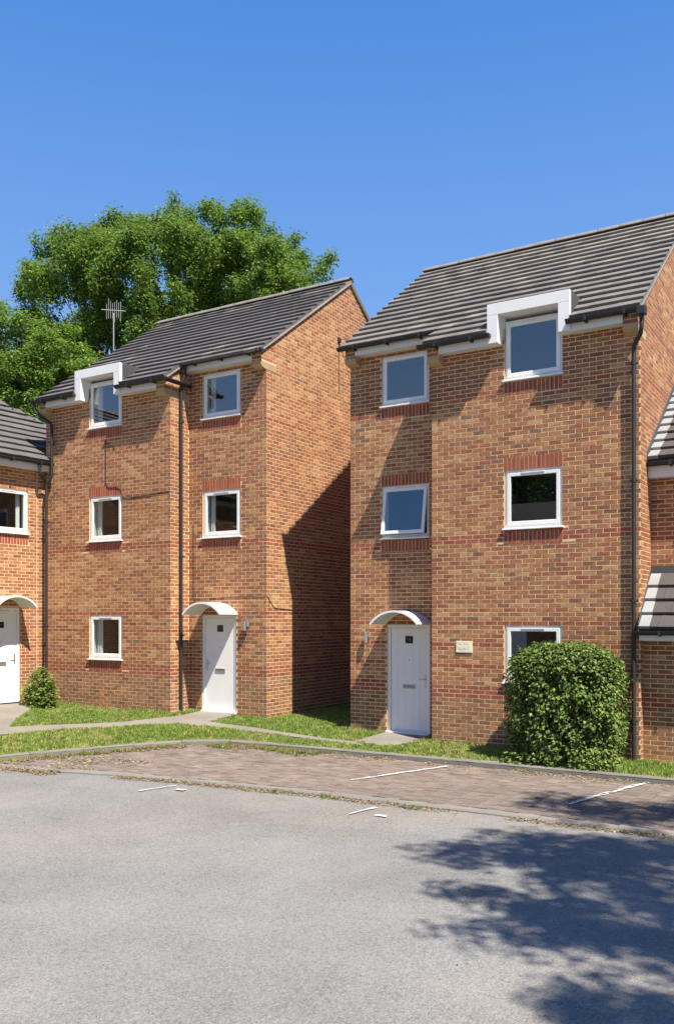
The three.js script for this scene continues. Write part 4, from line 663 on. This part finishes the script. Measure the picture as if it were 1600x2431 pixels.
{ // grass blades on the part of the lawn in view
  const r = rng(121), parts = []; for (let i = 0; i < 9; i++) { const a = r() * 6.28, l = .03 + .035 * r(), w = .0045 + .003 * r(), b = .012 + .03 * r(), x = (r() - .5) * .05, z = (r() - .5) * .05, c = Math.cos(a), s = Math.sin(a); const g = new THREE.BufferGeometry(); g.setAttribute('position', new THREE.Float32BufferAttribute([x - s * w, 0, z + c * w, x + s * w, 0, z - c * w, x + c * b * .4 + s * w * .6, l * .6, z + s * b * .4 - c * w * .6, x + c * b * .4 - s * w * .6, l * .6, z + s * b * .4 + c * w * .6, x + c * b, l, z + s * b], 3)); g.setIndex([0, 1, 2, 0, 2, 3, 3, 2, 4]); g.computeVertexNormals(); parts.push(g); }
  const tuft = mergeGeometries(parts), M = [], C = [], o = new THREE.Object3D();
  const inHouse = (x, z) => (x > -16.9 && x < -12.9 && z < -14.42) || (x >= -12.96 && x < -10.8 && z < -15.02) || (x > -8.85 && x < -6.7 && z < -14.98) || (x > -6.85 && x < 2 && z < -14.42) || x + .073 * (z + 14.4) < -16.93;
  for (let i = 0; i < 130000; i++) {
    const x = -18 + 18 * r(), z = -8 - 11 * r(); if (inHouse(x, z) || onPath(x, z)) continue;
    const d = -SI * x - CO * z, u = (CO * x - SI * z) / d; if (d < 4 || Math.abs(u) > .42) continue; if (z < -15.1 && !(x > -11 && x < -8.7)) continue;
    // lawn side of the kerb only
    let side = 1, best = 1e9; for (let k = 0; k < KERB.length - 1; k++) { const [a, c] = KERB[k], [e, f] = KERB[k + 1], vx = e - a, vz = f - c, t = clamp(((x - a) * vx + (z - c) * vz) / (vx * vx + vz * vz), 0, 1), q = Math.hypot(x - a - t * vx, z - c - t * vz); if (q < best) { best = q; side = vx * (z - c) - vz * (x - a); } }
    if (side > 0 || best < .10) continue; const bare = fbm(x * 1.3, z * 1.3, 731, 3); const edge = best < .24; if (edge && r() < .35) continue; if (bare < .32 && r() < .6) continue;
    o.position.set(x, lawnY(x, z) - .012, z); o.rotation.set((r() - .5) * .4, r() * 6.28, (r() - .5) * .4); const tall = fbm(x * .9 + 3, z * .9, 733, 3), k = (.65 + .55 * r()) * lerp(.7, 1.35, tall) * (edge ? .8 : 1); o.scale.set(k, k, k); o.updateMatrix(); M.push(o.matrix.clone());
    const dry = r() < .08 + (edge ? .3 : 0) + smooth(.52, .68, fbm(x * 1.7 + 7, z * 1.7, 735, 3)) * .3, j = .75 + .5 * r(); C.push(dry ? [.46 * j, .40 * j, .16 * j] : [lerp(.21, .28, tall) * j, lerp(.305, .36, tall) * j, .068 * j]);
  }
  const im = new THREE.InstancedMesh(tuft, mLeaf(1, 1, 1, .3), M.length), c = new THREE.Color(); M.forEach((m, i) => { im.setMatrixAt(i, m); im.setColorAt(i, c.setRGB(...C[i])); }); scene.add(stuff('grass', im, 'short green grass of the lawn in front of the brick houses', 'grass'));
  // weeds and dead grass lodged in the bay and along both kerbs, with fallen leaves
  const P = [], D = [], add = (x, y, z, s, col, flat) => { o.position.set(x, y, z); o.rotation.set(flat ? (r() - .5) * .9 : (r() - .5) * .6, r() * 6.28, flat ? (r() - .5) * .9 : (r() - .5) * .6); o.scale.setScalar(s); o.updateMatrix(); P.push(o.matrix.clone()); D.push(col); };
  const straw = () => { const j = .7 + .6 * r(), t = r(); return t < .4 ? [.34 * j, .27 * j, .15 * j] : t < .75 ? [.25 * j, .17 * j, .10 * j] : [.13 * j, .10 * j, .065 * j]; };
  const along = (L, n, off, sp, x0, x1, yy, fn) => { for (let i = 0; i < n; i++) { const k = Math.floor(r() * (L.length - 1)), t = r(), x = lerp(L[k][0], L[k + 1][0], t), z = lerp(L[k][1], L[k + 1][1], t); if (x < x0 || x > x1) continue; const vx = L[k + 1][0] - L[k][0], vz = L[k + 1][1] - L[k][1], l = Math.hypot(vx, vz), w = off + sp * (r() + r() - 1) * (.6 + .8 * fbm(x * 2, z * 2, 741, 2)); if (fbm(x * 1.8, z * 1.8, 743, 2) < .3 + .25 * r()) continue; fn(x - vz / l * w, yy, z + vx / l * w); } };
  along(EDGE, 17000, .05, .15, -13, -1, .006, (x, y, z) => add(x, y, z, .35 + .6 * r(), straw(), true));
  along(KERB, 15000, .14, .26, -13, 0, .036, (x, y, z) => add(x, y, z, .4 + .65 * r(), straw(), true));
  along(KERB, 2600, .22, .3, -11.6, -8.6, .036, (x, y, z) => add(x, y, z, .8 + .7 * r(), straw(), true));
  along(EDGE, 5200, .02, .3, -12.6, -10.2, .012, (x, y, z) => add(x, y, z, .8 + .7 * r(), straw(), true));
  for (let i = 0; i < 2600; i++) { const x = -12.6 + 2.6 * r(), z = -9.4 - 2.2 * r() * Math.pow(r(), .3); if (kerbDist(x, z) < .12 || !inPoly(x, z, [...EDGE.map(([a, b]) => [a, b - .1]), ...KERB.slice(2).reverse()])) continue; if (fbm(x * 2, z * 2, 745, 3) > .52) add(x, .036, z, .7 + .6 * r(), straw(), true); }
  const litterGeo = (() => { const g = []; for (let i = 0; i < 3; i++) { const a = r() * 6.28, l = .015 + .028 * r(), w = .003 + .004 * r(), q = new THREE.PlaneGeometry(l, w); q.rotateX(-Math.PI / 2 + (r() - .5) * .6); q.rotateY(a); q.translate((r() - .5) * .05, .004 + .008 * r(), (r() - .5) * .05); g.push(q); } return mergeGeometries(g); })();
  const lm = new THREE.InstancedMesh(litterGeo, std(1, 1, 1, .95, { side: THREE.DoubleSide }), P.length); P.forEach((m, i) => { lm.setMatrixAt(i, m); lm.setColorAt(i, c.setRGB(...D[i])); }); scene.add(stuff('debris', lm, 'dry leaves and dead grass littering the edges of the paved bay', 'litter'));
  // live weeds in the bay along the kerb
  const Wd = [], Wc = []; const weed = (x, z, y, s) => { o.position.set(x, y, z); o.rotation.set((r() - .5) * .5, r() * 6.28, (r() - .5) * .5); o.scale.setScalar(s); o.updateMatrix(); Wd.push(o.matrix.clone()); const j = .8 + .4 * r(), dry = r() < .6; Wc.push(dry ? [.36 * j, .31 * j, .13 * j] : [.17 * j, .24 * j, .05 * j]); };
  for (let i = 0; i < 2600; i++) { const x = -11.4 + 3.2 * r(), z = -12.95 + .55 * r() * r(); if (kerbDist(x, z) < .05 || z < -13 + (x < -10.2 ? (-10.2 - x) * 1.3 : 0)) continue; if (fbm(x * 2.2, z * 3, 751, 3) > .46) weed(x, z, .028, .6 + .5 * r()); }
  for (let i = 0; i < 900; i++) { if (r() < .5) continue; const t = r(), k = 2 + Math.floor(r() * 4), x = lerp(KERB[k][0], KERB[k + 1][0], t) + .08 + .25 * r(), z = lerp(KERB[k][1], KERB[k + 1][1], t) + .05 * r(); weed(x, z, .028, .6 + .5 * r()); }
  for (const [x, z] of [[-4.62, -13.06], [-6.15, -9.92], [-6.9, -9.86], [-4.9, -9.9], [-7.9, -13.0]]) for (let i = 0; i < 9; i++) weed(x + (r() - .5) * .3, z + (r() - .2) * .1, .02, .6 + .5 * r());
  const wm = new THREE.InstancedMesh(tuft, mLeaf(1, 1, 1, .3), Wd.length); Wd.forEach((m, i) => { wm.setMatrixAt(i, m); wm.setColorAt(i, c.setRGB(...Wc[i])); }); scene.add(stuff('weeds', wm, 'straggling weeds rooted along the kerb of the paved bay', 'weeds'));
  // loose grit and twigs on the tarmac
  const G = [], Gc = []; for (let i = 0; i < 500; i++) { const x = -10 + 10 * r(), z = -9.6 + 6 * r(); o.position.set(x, .01, z); o.rotation.set(r() * 6, r() * 6, r() * 6); const s = .35 + .6 * Math.pow(r(), 3); o.scale.set(s * (1 + (r() < .08 ? 5 * r() : 0)), s, s); o.updateMatrix(); G.push(o.matrix.clone()); const d = r() < .35; Gc.push(d ? [.06, .05, .045] : [.38, .36, .33]); }
  const gm = new THREE.InstancedMesh(new THREE.DodecahedronGeometry(.006, 0), std(1, 1, 1, .95), G.length); G.forEach((m, i) => { gm.setMatrixAt(i, m); gm.setColorAt(i, c.setRGB(...Gc[i])); }); scene.add(stuff('grit', gm, 'loose grit and twigs scattered on the tarmac', 'grit'));
}
// ---------------------------------------------------------------- behind the camera: what the windows mirror
{
  const h = thing('opposite_house', 'brick house with tiled roof across the car park, mirrored in the windows', 'house', [-15, 0, 14]), mB = std(.33, .15, .075, .9, { map: brickTex });
  mesh('wall', merge([...slab(-6, 6, -.2, 5, -.25, 0, [[-4.6, -3.4, 3.1, 4.3], [-1, .2, 3.1, 4.3], [3.2, 4.4, 3.1, 4.3], [-4.6, -3.4, .9, 2.1], [3.2, 4.4, .9, 2.1], [-.9, .1, 0, 2.1]]), box(-6, -5.75, -.2, 5, .0, 7), box(5.75, 6, -.2, 5, .0, 7), box(-5.75, 5.75, -.2, 5, 6.75, 7)]).rotateY(0), mB, h);
  for (const [a, b, c, d] of [[-4.6, -3.4, 3.1, 4.3], [-1, .2, 3.1, 4.3], [3.2, 4.4, 3.1, 4.3], [-4.6, -3.4, .9, 2.1], [3.2, 4.4, .9, 2.1]]) { const w = part('window', h); mesh('frame', ring(a, b, c, d, .09, -.24, -.18), mWhite, w); mesh('pane', box(a + .09, b - .09, c + .09, d - .09, -.2, -.19), mDark, w); }
  mesh('door', softBox(-.9, .1, 0, 2.1, -.22, -.17), mWhite, h);
  const rf = part('roof', h); mesh('slope', profile([[-.6, 4.75], [3.5, 8.6], [3.5, 8.45], [-.6, 4.6]], -6.3, 6.3), tileMatsDark[1], rf); mesh('slope', profile([[3.5, 8.6], [7.6, 4.75], [7.6, 4.6], [3.5, 8.45]], -6.3, 6.3), tileMats[4], rf);
  mesh('gable', merge([profile([[0, 5], [3.5, 8.3], [7, 5]], -6, -5.75), profile([[0, 5], [3.5, 8.3], [7, 5]], 5.75, 6)]), mB, h);
  for (const [x, z, s, k] of [[-23, 27, 401, 'dark leafy tree standing behind the opposite house, near its gable'], [-16, 28, 405, 'spreading leafy tree standing behind the opposite house, by its far gable']]) {
    const cl = [], r = rng(s); for (let i = 0; i < 34; i++) { const a = r() * 6.28, y = 4 + 10 * r(), q = 4.2 * Math.sqrt(r()); cl.push({ c: V(x + Math.cos(a) * q, y, z + Math.sin(a) * q), r: .9 + .7 * r() }); }
    tree('background_tree', k, [x, 0, z], cl, { seed: s + 1, fork: [x, 4, z], trunk: .3, density: 110, leaf: .3, tones: GREENS, limbShare: .5, leaves: 6 });
  }
}
renderer.render(scene, camera);
